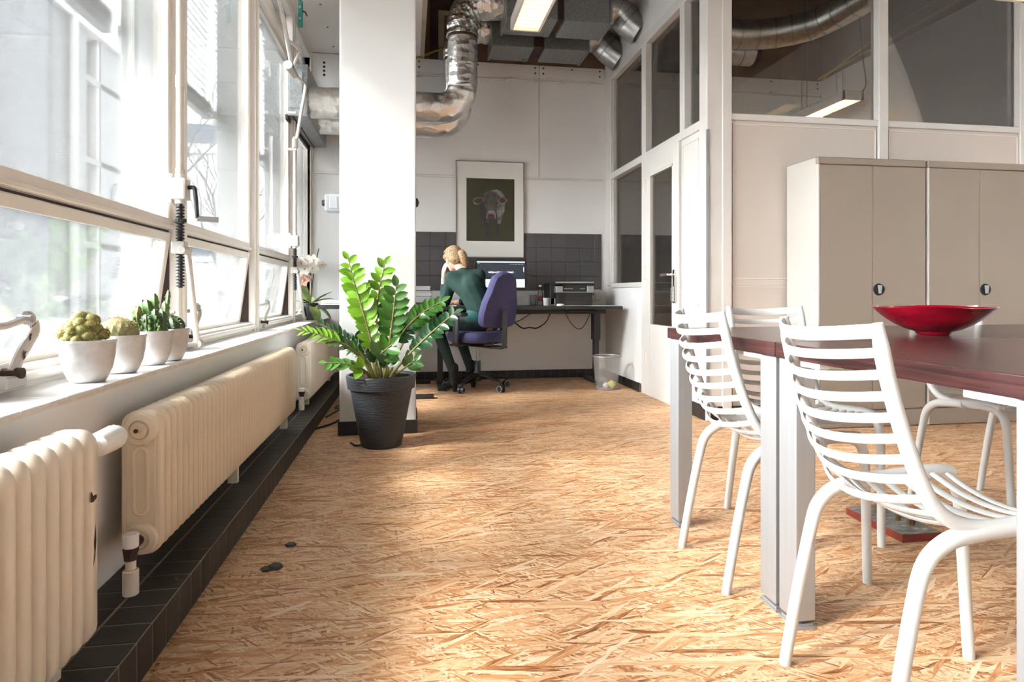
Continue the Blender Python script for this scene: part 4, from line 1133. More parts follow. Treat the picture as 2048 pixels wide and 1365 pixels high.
# letter trays and papers at the left end of the desk
def paper_stack(name, label, x0, x1, y0, y1, z0, n, m='paper'):
    r = thing(name, label, 'papers', ((x0 + x1) / 2, (y0 + y1) / 2, z0), 'paper stacks on the desks')
    rn = random.Random(int(x0 * 100) + n)
    for k in range(n):
        d = rn.uniform(-.008, .008)
        obj('sheet_pile', G().box(x0 + d, x1 + d, y0 - d, y1, z0 + k * .012, z0 + k * .012 + .010), m, r, bevel=.001)
    return r
tr = thing('letter_tray', 'clear stacked letter tray at the left end of the long desk', 'tray', (.06, 6.1, .757))
g = G()
for z in (.785, .845, .90): g.box(-.08, .20, 5.95, 6.25, z, z + .006)
obj('shelf', g, 'clear', tr)
g = G()
for x in (-.08, .196):
    for y in (5.95, 6.24): g.box(x, x + .006, y, y + .008, .757, .93)
obj('upright', g, 'clear', tr)
paper_stack('paper_stack', 'white papers on the top shelf of the letter tray', -.07, .19, 5.96, 6.22, .907, 3)
paper_stack('paper_stack', 'white papers on the middle shelf of the letter tray', -.07, .19, 5.96, 6.22, .852, 2)
paper_stack('paper_stack', 'white papers beside the letter tray behind the elbow', .215, .37, 6.0, 6.25, .757, 5)
paper_stack('paper_stack', 'open white magazine on the desk under the elbow', .20, .42, 5.72, 5.92, .757, 1)
paper_stack('paper_stack', 'white papers on the desk left of the pillar', -.69, -.46, 5.2, 5.5, .784, 3)
paper_stack('paper_stack', 'white papers behind the first pile left of the pillar', -.62, -.30, 5.6, 5.9, .784, 3)

# waste basket
wk = thing('waste_basket', 'wire mesh waste basket on the floor under the right end of the desk', 'basket', (1.775, 5.595, 0))
obj('mesh_wall', G().rings([[V((1.775 + r_ * cos(2 * pi * k / 36), 5.595 + r_ * sin(2 * pi * k / 36), z)) for k in range(36)] for z, r_ in ((.01, .098), (.15, .112), (.30, .126))], cap=False), 'mesh', wk, smooth=True)
obj('rim', G().sweep([(1.775 + .127 * cos(2 * pi * k / 40), 5.595 + .127 * sin(2 * pi * k / 40), .302) for k in range(41)], .0055, 8, cap=False), 'alu', wk, smooth=True)
obj('base', G().lathe([(.001, .002), (.10, .002), (.103, .022), (.097, .022), (.09, .01), (.001, .01)], (1.775, 5.595, 0), 36), 'alu', wk, smooth=True)
for i, (x, y, z, r_, lb, m) in enumerate(((1.818, 5.575, .046, .034, 'crumpled yellow paper on the right in the waste basket', 'yellowpaper'), (1.765, 5.585, .037, .026, 'crumpled cream paper on the left in the waste basket', 'matboard'))):
    random.seed(20 + i)
    tag(obj('crumpled_paper', G().ell((x, y, z), r_, 9, 6, bump=.25), m), lb, 'paper')
random.seed(11)

# ------------------------------------------------------------------ cabinets
def cabinet(label, x0, x1):
    y0, y1, h = 3.72, 4.065, 1.758
    r = thing('metal_cabinet', label, 'cabinet', ((x0 + x1) / 2, y0, 0), 'tall taupe metal cabinets')
    b = obj('carcass', G().box(x0 + .001, x1 - .001, y0 + .022, y1, .0, h), 'cabedge', r, bevel=.003)
    obj('top_strip', G().box(x0, x1, y0, y0 + .03, h - .045, h), 'cab', r, bevel=.004)
    obj('plinth', G().box(x0, x1, y0 + .004, y0 + .03, .004, .112), 'cab', r, bevel=.003)
    xm = (x0 + x1) / 2
    for xa, xb in ((x0 + .016, xm - .004), (xm + .004, x1 - .004)):
        d = obj('door', G().box(xa, xb, y0, y0 + .022, .118, h - .05), 'cab', r, bevel=.004, seg=2)
        if xb > xm:
            k = obj('lock_disc', G().cyl((xm + .042, y0 + .001, .902), (xm + .042, y0 - .008, .902), .040, .037, n=28), 'boot', d, smooth=True)
            obj('lock_lever', G().rings([[V((xm + .042 + a * w_, y0 - yy, zz)) for a, yy in ((-1, .008), (1, .008), (.8, .020), (-.8, .020))] for zz, w_ in ((.930, .012), (.926, .013), (.876, .007))]), 'alu', d)
    obj('edge_strip', G().box(x0, x0 + .015, y0, y0 + .025, .004, h - .046).box(xm - .004, xm + .004, y0 + .004, y0 + .02, .118, h - .05), 'cabedge', r, bevel=.003)
    return r
cabinet('tall taupe metal cabinet nearest the glazed corner, its window-lit side coloured paler', 2.591, 3.378)
cabinet('tall taupe metal cabinet at the right edge of the picture', 3.392, 4.18)

# ------------------------------------------------------------------ meeting tables
def table(label, y0, y1, x0=.985, x1=2.75):
    r = thing('meeting_table', label, 'table', ((x0 + x1) / 2, (y0 + y1) / 2, 0), 'dark red brown meeting tables')
    top = obj('table_top', G().box(x0, x1, y0, y1, .705, .745), 'tabletop', r, bevel=.0025, seg=2)
    xs = (x0 + .008, x1 - .07); lw = .055; ld = .078
    obj('frame_rail', G().box(x0 + .02, x1 - .02, y0 + .02, y0 + .05, .675, .705).box(x0 + .02, x1 - .02, y1 - .05, y1 - .02, .675, .705).box(x0 + .02, x0 + .05, y0 + .02, y0 + .20, .688, .705).box(x0 + .02, x0 + .05, y1 - .16, y1 - .02, .688, .705), 'plastic_w', r, bevel=.002)
    for xa in xs:
        for ya in (y0 + .006, y1 - .006 - ld):
            l = obj('leg', G().box(xa, xa + lw, ya, ya + ld, .022, .703), 'alu', r, bevel=.0025, seg=2)
            obj('foot_plate', G().box(xa - .001, xa + lw + .001, ya - .002, ya + ld + .002, 0, .006).box(xa + .004, xa + lw - .004, ya + .004, ya + ld - .004, .006, .013).box(xa + .015, xa + lw - .015, ya + .015, ya + ld - .015, .013, .022), 'alu', l)
    return r
table('farther dark red-brown table, its end towards the cabinets, under the red bowl', 1.603, 2.335)
table('nearest dark red-brown table, running out of the picture at the right', .824, 1.599)

# red bowl on the far table
bw = thing('glass_bowl', 'wide ruby red bowl on the dark table', 'bowl', (1.66, 1.80, .746))
g = G(); n = 64; rs = []
prof = [(.001, .004), (.044, .0), (.048, .003), (.050, .009), (.078, .018), (.106, .032), (.132, .050), (.154, .069), (.168, .083), (.1745, .0885), (.172, .090), (.162, .082), (.147, .067), (.124, .048), (.096, .030), (.05, .014), (.001, .012)]
for rr, z in prof:
    ring = []
    for k in range(n):
        a = 2 * pi * k / n
        wv = 1 + .018 * sin(3 * a + .6) * (rr / .175)
        ring.append(V((1.66 + rr * wv * cos(a), 1.80 + rr * wv * sin(a), .746 + z - .002 * cos(4 * a) * (rr / .175) ** 2)))
    rs.append(ring)
obj('bowl_body', g.rings(rs), 'red', bw, smooth=True)

# ------------------------------------------------------------------ slatted chairs
def make_chair(label):
    r = thing('slatted_chair', label, 'chair', (0, 0, 0), 'white slatted plastic chairs around the tables')
    prof = smooth_path([(0, -.240, .824), (0, -.224, .742), (0, -.198, .645), (0, -.162, .545), (0, -.126, .480), (0, -.075, .447), (0, -.01, .440), (0, .07, .447), (0, .14, .452), (0, .19, .447)], 10)
    S_ = [0]
    for i in range(1, len(prof)): S_.append(S_[-1] + (prof[i] - prof[i - 1]).length)
    def at(s):
        for i in range(1, len(prof)):
            if S_[i] >= s:
                f = (s - S_[i - 1]) / (S_[i] - S_[i - 1])
                return prof[i - 1].lerp(prof[i], f), (prof[i] - prof[i - 1]).normalized()
        return prof[-1], (prof[-1] - prof[-2]).normalized()
    def hw(p):  # half width between the rails
        t = min(1, max(0, (.832 - p.z) / .39))
        return .161 + .002 * t
    for sx in (-1, 1):
        path = [V((sx * hw(p), p.y, p.z)) for p in prof]
        path[0] = path[0] + V((0, 0, 0))
        rad = [.010 + .0045 * min(1, i / 6) for i in range(len(path))]
        tang = [V((sx * 0.15, 0, 0)) + V((0, 1, 0.25)) for _ in path]
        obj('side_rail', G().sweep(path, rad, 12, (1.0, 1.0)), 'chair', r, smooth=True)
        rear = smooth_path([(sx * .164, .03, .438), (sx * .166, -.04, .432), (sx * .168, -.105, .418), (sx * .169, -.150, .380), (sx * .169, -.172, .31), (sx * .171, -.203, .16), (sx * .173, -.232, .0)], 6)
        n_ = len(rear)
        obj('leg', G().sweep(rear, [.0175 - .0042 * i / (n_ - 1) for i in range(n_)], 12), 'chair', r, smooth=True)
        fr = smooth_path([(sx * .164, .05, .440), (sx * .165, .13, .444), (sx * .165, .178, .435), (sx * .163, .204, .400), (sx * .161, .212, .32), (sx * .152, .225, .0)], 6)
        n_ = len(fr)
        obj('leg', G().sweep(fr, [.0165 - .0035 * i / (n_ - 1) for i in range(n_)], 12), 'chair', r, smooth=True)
    L = S_[-1]; pitch = .0412; k = 0; s = .014
    while s < L + .001:
        p, T = at(min(s, L - .002))
        N = V((0, T.z, -T.y))  # points to the back / underside
        if N.y > 0 and p.z > .5: N = -N
        if p.z <= .5 and N.z > 0: N = -N
        bow = .070 if p.z > .56 else (.062 if p.z > .47 else .030)
        h = hw(p)
        path = []
        for q in range(-7, 8):
            x = q / 7
            path.append(V((x * h, p.y, p.z)) + N * (bow * (1 - x * x)))
        ht = .0145 if k == 0 else .0100
        seat = p.z < .475 and p.y > -.12
        obj('seat_slat' if seat else 'back_slat', G().sweep(path, 1, 10, (.0046, ht), T), 'chair', r, smooth=True)
        s += pitch; k += 1
    return r
def put(o, x, y, face):
    """face: direction the sitter looks, degrees from +Y turning to +X"""
    o.location = (x, y, 0); o.rotation_euler = (0, 0, radians(-face)); return o
ch = make_chair('nearest white slatted chair, drawn up to the near table at the lower right')
def chair_copy(label):
    c = copy_tree(ch); c['label'] = label; return c
put(ch, 1.098, 1.197, 93)
put(chair_copy('white slatted chair behind the silver table legs, left of the nearest chair'), 1.152, 1.893, 93)
put(chair_copy('white slatted chair at the far table end, facing the camera before the white partition'), 1.455, 2.19, 179)
put(chair_copy('white slatted chair at the far side, its back behind the red bowl'), 2.335, 2.232, 180)

# red painted base plate with cut bolts on the floor
bp = thing('steel_base_plate', 'red painted steel plate with rusty bolts on the floor under the table', 'plate', (1.79, 2.13, 0))
obj('plate', G().box(1.708, 1.868, 1.985, 2.278, 0, .028), 'wood_red', bp, bevel=.002)
random.seed(3)
obj('scuffed_top', G().box(1.711, 1.865, 1.988, 2.275, .0275, .0295), 'scuff', bp)
for x, y, h, rr in ((1.785, 2.20, .022, .011), (1.80, 2.115, .020, .009), (1.815, 2.07, .024, .013), (1.835, 2.235, .02, .010)):
    obj('bolt', G().cyl((x, y, .029), (x + .002, y, .029 + h), rr, rr * 1.08, n=6).cyl((x + .002, y, .029 + h * .6), (x + .002, y, .029 + h * 1.1), rr * .7, rr * .6, n=8), 'bolt', bp)
for x, y in ((1.775, 2.06), (1.76, 2.15), (1.83, 2.02), (1.80, 2.03)):
    obj('paint_flake', G().poly([V((x + .014 * random.uniform(.5, 1) * cos(2 * pi * k / 6), y + .010 * random.uniform(.5, 1) * sin(2 * pi * k / 6), .0305)) for k in range(6)]), 'tan', bp)
# loose bolt heads by the plinth
tag(obj('bolt_head', G().cyl((-.425, 2.125, 0), (-.425, 2.125, .010), .026, .022, n=6).cyl((-.45, 2.115, 0), (-.45, 2.115, .006), .02, n=6), 'blackm', bevel=.002), 'dark hexagonal bolt head on the floor, nearer of two beside the plinth', 'bolt', 'bolt heads on the floor')
tag(obj('bolt_head', G().cyl((-.41, 2.305, 0), (-.41, 2.305, .007), .022, .018, n=6), 'blackm', bevel=.002), 'flat dark bolt head on the floor, farther of two beside the plinth', 'bolt', 'bolt heads on the floor')

# ------------------------------------------------------------------ cactus pots on the sill
def cactus_pot(label, x, y, rr=.066, h=.113, z=.6405):
    r = thing('potted_cactus', label, 'potted plant', (x, y, z), 'cactus pots on the window sill')
    prof = [(.001, 0), (rr * .60, 0), (rr * .70, .008), (rr * .86, .035), (rr * .955, .070), (rr * .985, h - .009), (rr * 1.015, h - .007), (rr * 1.02, h), (rr * .95, h), (rr * .93, h - .02), (.001, h - .02)]
    obj('pot', G().lathe(prof, (x, y, z), 40), 'pot', r, smooth=True)
    obj('soil', G().lathe([(.001, h - .006), (rr * .5, h - .008), (rr * .93, h - .014), (rr * .93, h - .018), (.001, h - .018)], (x, y, z), 24), 'soil', r)
    return r, z + h
def spines(pts, L, m, parent, rnd, per=1, w_=.0006):
    g = G()
    for p, nrm in pts:
        for k in range(per):
            d = (nrm + V((rnd.uniform(-.5, .5), rnd.uniform(-.5, .5), rnd.uniform(-.5, .5)))).normalized()
            s = d.orthogonal().normalized() * w_
            g.add([p - s, p + s, p + d * L * rnd.uniform(.6, 1.2)], [(0, 1, 2)])
    o = obj('spines', g, m, parent, weld=False); o['kind'] = 'stuff'
rnd = random.Random(2)
# 1: clustered knobs
r, zt = cactus_pot('nearest cactus pot, with a knobbly yellow-green cluster cactus', -.862, 1.882, .067)
g = G(); sp = []
knobs = [(0, 0, .045, .045), (-.012, -.004, .088, .033), (.02, 0, .082, .03), (-.03, -.02, .060, .027), (.035, -.012, .055, .028), (.01, -.04, .048, .027), (-.022, -.042, .030, .025), (.03, -.045, .028, .024),
         (-.052, -.008, .030, .024), (.056, .005, .036, .022), (.065, -.012, .030, .017), (-.062, -.02, .034, .019), (-.044, -.032, .012, .022), (.004, -.058, .016, .022), (.045, -.03, .012, .02), (-.005, .03, .07, .03), (-.03, .01, .075, .026),
         (.0, -.03, .075, .024), (.027, -.03, .066, .02), (-.058, .0, .055, .018), (-.015, -.055, .05, .018)]
for kx, ky, kz, kr in knobs:
    kr *= .72
    c = V((-.868 + kx * .80, 1.880 + ky * .80, zt - .012 + kz * .76))
    g.ell(c, (kr, kr, kr * .92), 14, 9)
    for k in range(150):
        d = V((rnd.gauss(0, 1), rnd.gauss(0, 1), rnd.gauss(0, 1))).normalized()
        sp.append((c + d * kr * .96, d))
obj('cactus', g, 'cact_y', r, smooth=True, weld=False)
spines(sp, .0055, 'spine', r, rnd, 2, .0004)
# 2: barrel
r, zt = cactus_pot('second cactus pot, with a round golden spiny barrel cactus', -.861, 2.083)
g = G(); sp = []
for j in range(17):
    t = pi * j / 16
    pass
nu, nv = 48, 14
c = V((-.868, 2.078, zt + .008))
vs = []; fs = []
for j in range(nv + 1):
    t = pi * j / nv
    for k in range(nu):
        a = 2 * pi * k / nu
        rr = 1 + .05 * cos(16 * a + j * .8)
        p = V((.054 * sin(t) * cos(a) * rr, .054 * sin(t) * sin(a) * rr, .043 * cos(t)))
        vs.append(c + p)
        if j > 1 and j < 11 and k % 2 == 0: sp.append((c + p, p.normalized()))
        if j <= 3: sp.append((c + p, p.normalized()))
for j in range(nv):
    for k in range(nu): fs.append((j * nu + k, j * nu + (k + 1) % nu, (j + 1) * nu + (k + 1) % nu, (j + 1) * nu + k))
g.add(vs, fs)
obj('cactus', g, 'cact_b', r, smooth=True)
spines(sp, .0055, 'spine', r, rnd, 3, .0004)
# 3: cluster of upright bumpy arms
r, zt = cactus_pot('third cactus pot, with tall upright green arms', -.858, 2.300)
def arm(g, base, top, r0, r1, bend, sp):
    base, top = V(base), V(top)
    m = 14
    path = [base.lerp(top, i / m) + V(bend) * sin(pi * i / m) for i in range(m + 1)]
    rs = []
    for i, p in enumerate(path):
        t = i / m
        r_ = (r0 + (r1 - r0) * t) * (1 if t < .85 else sqrt(max(.02, 1 - ((t - .85) / .155) ** 2)))
        ring = []
        for k in range(15):
            a = 2 * pi * k / 15
            rb = r_ * (1 + .34 * (k % 3 == 0) + .26 * sin(i * 2.4) * (k % 3 == 0))
            ring.append(p + V((rb * cos(a), rb * sin(a), 0)))
            if k % 3 == 0: sp.append((ring[-1], V((cos(a), sin(a), .2))))
        rs.append(ring)
    g.rings(rs)
X3, Y3 = -.862, 2.298
sp = []
arms = [((0, 0, -.01), (-.012, .0, .105), .016, .017, (.006, 0, 0), 'cact_g'), ((.02, .01, -.01), (.012, .01, .125), .014, .013, (0, 0, 0), 'cact_g'),
        ((.035, 0, 0), (.055, .0, .100), .015, .012, (.008, 0, 0), 'cact_g'), ((.05, 0, .04), (.068, 0, .135), .010, .007, (.003, 0, 0), 'cact_g'),
        ((-.03, 0, -.01), (-.052, 0, .085), .014, .011, (-.006, 0, 0), 'cact_g'), ((-.01, .01, .02), (-.036, .02, .105), .013, .012, (-.004, 0, 0), 'cact_g'),
        ((.03, -.02, -.01), (.028, -.03, .075), .017, .012, (0, 0, 0), 'cact_d'), ((.0, -.03, -.01), (.0, -.04, .06), .017, .012, (0, 0, 0), 'cact_d'),
        ((.045, -.01, -.01), (.05, -.015, .07), .015, .012, (.006, 0, 0), 'cact_d'), ((-.03, -.02, -.01), (-.055, -.03, .035), .011, .009, (-.008, 0, 0), 'cact_g'), ((-.012, -.03, 0), (-.03, -.03, .085), .012, .012, (-.012, 0, 0), 'cact_y')]
for b_, t_, r0, r1, bd, m in arms:
    g = G(); q = []
    arm(g, V((X3, Y3, zt - .01)) + V((b_[0] * .8, b_[1] * .8, b_[2])), V((X3, Y3, zt - .01)) + V((t_[0] * .86, t_[1] * .8, t_[2] * 1.08)), r0 * .72, r1 * .78, bd, q)
    sp += q
    obj('cactus_arm', g, m, r, smooth=True)
spines(sp, .005, 'spinew', r, rnd, 2, .0005)
g = G()
for k in range(110):
    p = V((X3 + rnd.uniform(-.044, .044), Y3 + rnd.uniform(-.044, .03), zt + rnd.uniform(-.005, .045)))
    g.ell(p, (.0055, .0055, .008), 6, 4)
o = obj('cactus_buds', g, 'cact_g', r, weld=False); o['kind'] = 'stuff'
# 4: small dark ribbed globe
r, zt = cactus_pot('fourth cactus pot, farthest, with a small dark ribbed cactus', -.850, 2.432)
g = G(); vs = []; fs = []; sp = []
c = V((-.850, 2.430, zt + .006)); nu, nv = 52, 12
for j in range(nv + 1):
    t = pi * j / nv
    for k in range(nu):
        a = 2 * pi * k / nu
        rr = 1 + .11 * cos(13 * a)
        p = V((.049 * sin(t) * cos(a) * rr, .049 * sin(t) * sin(a) * rr, .042 * cos(t)))
        vs.append(c + p)
        if k % 4 == 0 and 0 < j < 9: sp.append((c + p, p.normalized()))
for j in range(nv):
    for k in range(nu): fs.append((j * nu + k, j * nu + (k + 1) % nu, (j + 1) * nu + (k + 1) % nu, (j + 1) * nu + k))
obj('cactus', g.add(vs, fs), 'cact_d', r, smooth=True)
spines(sp, .008, 'spinew', r, rnd, 4)
g = G()
for k in range(12): g.ell(c + V((rnd.uniform(-.03, .015), rnd.uniform(-.02, .02), .040 + rnd.uniform(0, .018))), (.008, .008, .007), 6, 4)
o = obj('flower_tuft', g, 'petal', r, weld=False); o['kind'] = 'stuff'

# ------------------------------------------------------------------ leafy plant in the anthracite planter
PX, PY = -.163, 3.74
zp = thing('potted_plant', 'big leafy green plant in an anthracite planter in front of the pillar', 'potted plant', (PX, PY, 0))
prof = [(.001, 0), (.108, 0), (.116, .006), (.176, .332), (.190, .334), (.200, .402), (.197, .410), (.183, .409), (.178, .385), (.001, .385)]
obj('planter', G().lathe(prof, (PX, PY, 0), 56), 'planter', zp, smooth=True)
g = G().lathe([(.001, .395), (.1, .394), (.180, .388), (.18, .38), (.001, .38)], (PX, PY, 0), 30)
rnd = random.Random(8)
for k in range(260):
    a, q = rnd.uniform(0, 2 * pi), .172 * sqrt(rnd.random())
    g.ell((PX + q * cos(a), PY + q * sin(a), .394), (.010, .007, .005), 5, 3, Quaternion((0, 0, 1), a), .3)
o = obj('bark_chips', g, 'soil', zp, weld=False); o['kind'] = 'stuff'
def leaf_mesh(m, fold=.22, wd=.30):
    g = G(); n = 9; rows = []
    for i in range(n):
        t = i / (n - 1)
        w_ = wd * (sin(pi * min(1, t ** .85)) ** .75) if 0 < t < 1 else .0
        z = -.10 * t * t
        rows.append([V((-w_, t, z + fold * w_)), V((-w_ * .5, t, z + fold * .3 * w_)), V((0, t, z)), V((w_ * .5, t, z + fold * .3 * w_)), V((w_, t, z + fold * w_))])
    vs = [p for r_ in rows for p in r_]; fs = []
    for i in range(n - 1):
        for j in range(4): fs.append((i * 5 + j, i * 5 + j + 1, i * 5 + j + 6, i * 5 + j + 5))
    g.add(vs, fs)
    me = mesh_of('leaf', g, M[m], smooth=True)
    return me
LM = {k: leaf_mesh(k) for k in ('leaf', 'leafy', 'leafd')}
LMn = {k: leaf_mesh(k, .15, .13) for k in ('leaf', 'leafy', 'leafd')}
def zz_stem(base, mid, tip, nl, L, kind, rnd, narrow=False, start=.35, face=None, r0=.009):
    b_, m_, t_ = V(base), V(mid), V(tip)
    path = []
    for i in range(17):
        t = i / 16
        # passes through the middle point
        c = m_ * 2 - (b_ + t_) * .5
        path.append(b_ * (1 - t) ** 2 + c * 2 * t * (1 - t) + t_ * t * t)
    st = obj('stem', G().sweep(path, [r0 - (r0 - .0022) * i / 16 for i in range(17)], 8), 'stem', zp, smooth=True)
    ff = V(face) if face else V((0, -1, .25))
    for i in range(nl):
        u = start + (1 - start) * (i + .3) / nl
        x = u * 16; i0 = min(15, int(x)); p = path[i0].lerp(path[i0 + 1], x - i0)
        T = (path[i0 + 1] - path[i0]).normalized()
        side = T.cross(ff).normalized() * (1 if i % 2 else -1)
        up = rnd.uniform(.45, .75)
        d = (side * cos(up) + T * sin(up) + ff.normalized() * rnd.uniform(-.15, .35)).normalized()
        if i >= nl - 1: d = (T + side * .25).normalized()
        nz = (ff - d * ff.dot(d)).normalized()
        nz = (nz + V((rnd.uniform(-.3, .3), rnd.uniform(-.3, .3), rnd.uniform(-.1, .5)))).normalized()
        nz = (nz - d * nz.dot(d)).normalized()
        xa = d.cross(nz)
        R = Matrix((xa, d, nz)).transposed()
        l = 1.1 * L * (1 - .35 * abs(2 * (u - start) / (1 - start) - .9)) * rnd.uniform(.88, 1.1)
        kk = kind if isinstance(kind, str) else kind[0 if u > .55 else 1]
        o = bpy.data.objects.new('leaf', (LMn if narrow else LM)[kk]); C.objects.link(o)
        o.parent = st
        o.rotation_euler = R.to_euler()
        o.location = p - ORG[st.name]; o.scale = (l, l, l)
rnd = random.Random(12)
zb = .395
def B(dx, dy): return (PX + dx, PY + dy, zb)
stems = [
    (B(-.03, .0), (-.262, 3.72, .74), (-.352, 3.72, 1.085), 19, .088, ('leafy', 'leafy'), False, .42, None),
    (B(-.01, -.03), (-.235, 3.66, .68), (-.318, 3.64, .965), 17, .088, ('leafy', 'leafy'), False, .30, None),
    (B(.0, .03), (-.190, 3.76, .75), (-.138, 3.74, 1.06), 18, .086, ('leafy', 'leaf'), False, .36, None),
    (B(.02, -.02), (-.105, 3.66, .67), (-.075, 3.62, .93), 15, .098, ('leaf', 'leaf'), False, .34, None),
    (B(.03, .02), (-.035, 3.72, .66), (.195, 3.68, .835), 23, .078, ('leaf', 'leafd'), False, .34, (-.15, -1, .5)),
    (B(.05, -.02), (.035, 3.62, .575), (.255, 3.55, .775), 20, .074, ('leafd', 'leafd'), False, .42, (-.1, -1, .6)),
    (B(.045, .04), (.0, 3.82, .65), (.16, 3.86, .80), 18, .076, ('leafd', 'leafd'), False, .36, (-.1, -1, .6)),
    (B(-.05, -.02), (-.345, 3.68, .57), (-.595, 3.62, .675), 22, .082, ('leafy', 'leaf'), True, .48, (0, -.55, 1)),
    (B(-.04, .0), (-.315, 3.74, .575), (-.51, 3.74, .705), 21, .080, ('leafd', 'leafd'), True, .36, (0, -.6, 1)),
    (B(-.055, .03), (-.31, 3.70, .55), (-.47, 3.66, .635), 18, .075, ('leafd', 'leaf'), True, .38, (0, -.6, 1)),
    (B(-.06, -.05), (-.30, 3.60, .475), (-.465, 3.56, .50), 10, .072, ('leaf', 'leaf'), False, .4, (0, -.7, 1)),
    (B(.07, .0), (-.035, 3.66, .45), (.035, 3.62, .505), 5, .085, ('leaf', 'leafd'), False, .55, None),
    (B(-.01, -.06), (-.185, 3.62, .50), (-.09, 3.54, .60), 7, .105, ('leaf', 'leafd'), False, .45, None),
    (B(.02, -.06), (-.13, 3.60, .46), (-.12, 3.56, .52), 4, .082, ('leafd', 'leafd'), False, .5, None),
    (B(-.06, .05), (-.25, 3.80, .52), (-.33, 3.84, .62), 9, .085, ('leafd', 'leafd'), False, .4, None),
    (B(-.05, -.06), (-.255, 3.63, .45), (-.285, 3.58, .46), 4, .085, ('leafy', 'leaf'), False, .5, None),
    (B(.01, .06), (-.12, 3.84, .62), (-.05, 3.90, .82), 12, .085, ('leafd', 'leafd'), False, .4, None),
]
for s_ in stems: zz_stem(*s_[:6], rnd, *s_[6:])

# ------------------------------------------------------------------ orchid on the sill
OX, OY, OZ = -.865, 5.80, .6405
oc = thing('potted_orchid', 'white orchid in a dark grey pot at the far end of the sill', 'potted plant', (OX, OY, OZ))
obj('pot', G().lathe([(.001, 0), (.045, 0), (.05, .01), (.066, .15), (.062, .15), (.055, .135), (.001, .135)], (OX, OY, OZ), 32), 'planter', oc, smooth=True)
obj('soil', G().lathe([(.001, .142), (.058, .138), (.05, .13), (.001, .13)], (OX, OY, OZ), 20), 'soil', oc)
lmp = leaf_mesh('leafp', .2, .20)
rnd = random.Random(31)
for a, el, L in ((-10, 35, .20), (40, -35, .24), (100, 20, .2), (170, 10, .2), (200, -50, .22), (255, 35, .22), (300, -45, .24), (330, 15, .22), (140, 60, .25)):
    d = V((cos(radians(a)) * cos(radians(el)), sin(radians(a)) * cos(radians(el)), sin(radians(el))))
    up = V((0, 0, 1)) if abs(d.z) < .8 else V((-cos(radians(a)), -sin(radians(a)), .3))
    nz = (up - d * up.dot(d)).normalized()
    R = Matrix((d.cross(nz), d, nz)).transposed()
    piece('leaf', lmp, oc, (OX + d.x * .035, OY + d.y * .035, OZ + .155), R.to_euler(), L)
for pts in ([(OX, OY, OZ + .14), (OX + .02, OY, OZ + .35), (OX + .045, OY, OZ + .50), (OX + .07, OY, OZ + .63)], [(OX, OY, OZ + .14), (OX + .01, OY - .01, OZ + .30), (OX - .005, OY - .01, OZ + .44), (OX - .04, OY, OZ + .52), (OX - .09, OY, OZ + .52)], [(OX, OY, OZ + .14), (OX - .02, OY, OZ + .26), (OX - .05, OY, OZ + .36)]):
    obj('flower_stalk', G().sweep(smooth_path(pts, 5), .0045, 6), 'twig', oc, smooth=True)
pet = leaf_mesh('petal', .1, .42); pet2 = leaf_mesh('pinkpetal', .1, .42)
def bloom(c, n_, me, s):
    c = V(c); n_ = V(n_).normalized()
    A = n_.orthogonal().normalized()
    f = obj('flower', G().ell(c, (.010, .010, .010), 8, 5), 'pinkpetal', oc, smooth=True)
    for k in range(5):
        d = (Quaternion(n_, 2 * pi * k / 5) @ A + n_ * .25).normalized()
        nz = (n_ - d * n_.dot(d)).normalized()
        R = Matrix((d.cross(nz), d, nz)).transposed()
        piece('petal', me, f, c, R.to_euler(), s)
for c, s in (((-.07, -.02, .64), .062), ((-.02, -.03, .66), .060), ((.03, -.03, .67), .058), ((-.09, -.02, .57), .058), ((-.04, -.04, .59), .062), ((.02, -.04, .60), .058), ((-.06, -.04, .52), .055), ((.0, .03, .66), .055), ((.05, .0, .62), .05), ((.10, .0, .63), .04)):
    bloom((OX + c[0], OY + c[1], OZ + c[2] - .145), (rnd.uniform(-.3, .5), -1, rnd.uniform(-.2, .3)), pet, s)
bloom((OX - .055, OY - .05, OZ + .345), (.2, -1, -.1), pet2, .055)
bloom((OX - .025, OY - .04, OZ + .375), (.5, -1, .1), pet2, .045)

# ------------------------------------------------------------------ office chair
oc_c = V((.61, 5.78, 0)); FA = radians(37)     # the chair looks to the back left
ocr = thing('office_chair', 'blue-violet swivel chair at the long desk with the seated woman', 'chair', oc_c)
F = V((-sin(FA), cos(FA), 0)); Rr = V((cos(FA), sin(FA), 0)); U = V((0, 0, 1))
def L2(o, r_, f, z): return o + Rr * r_ + F * f + U * z
ca = oc_c
seatc = V((.585, 5.62, 0))
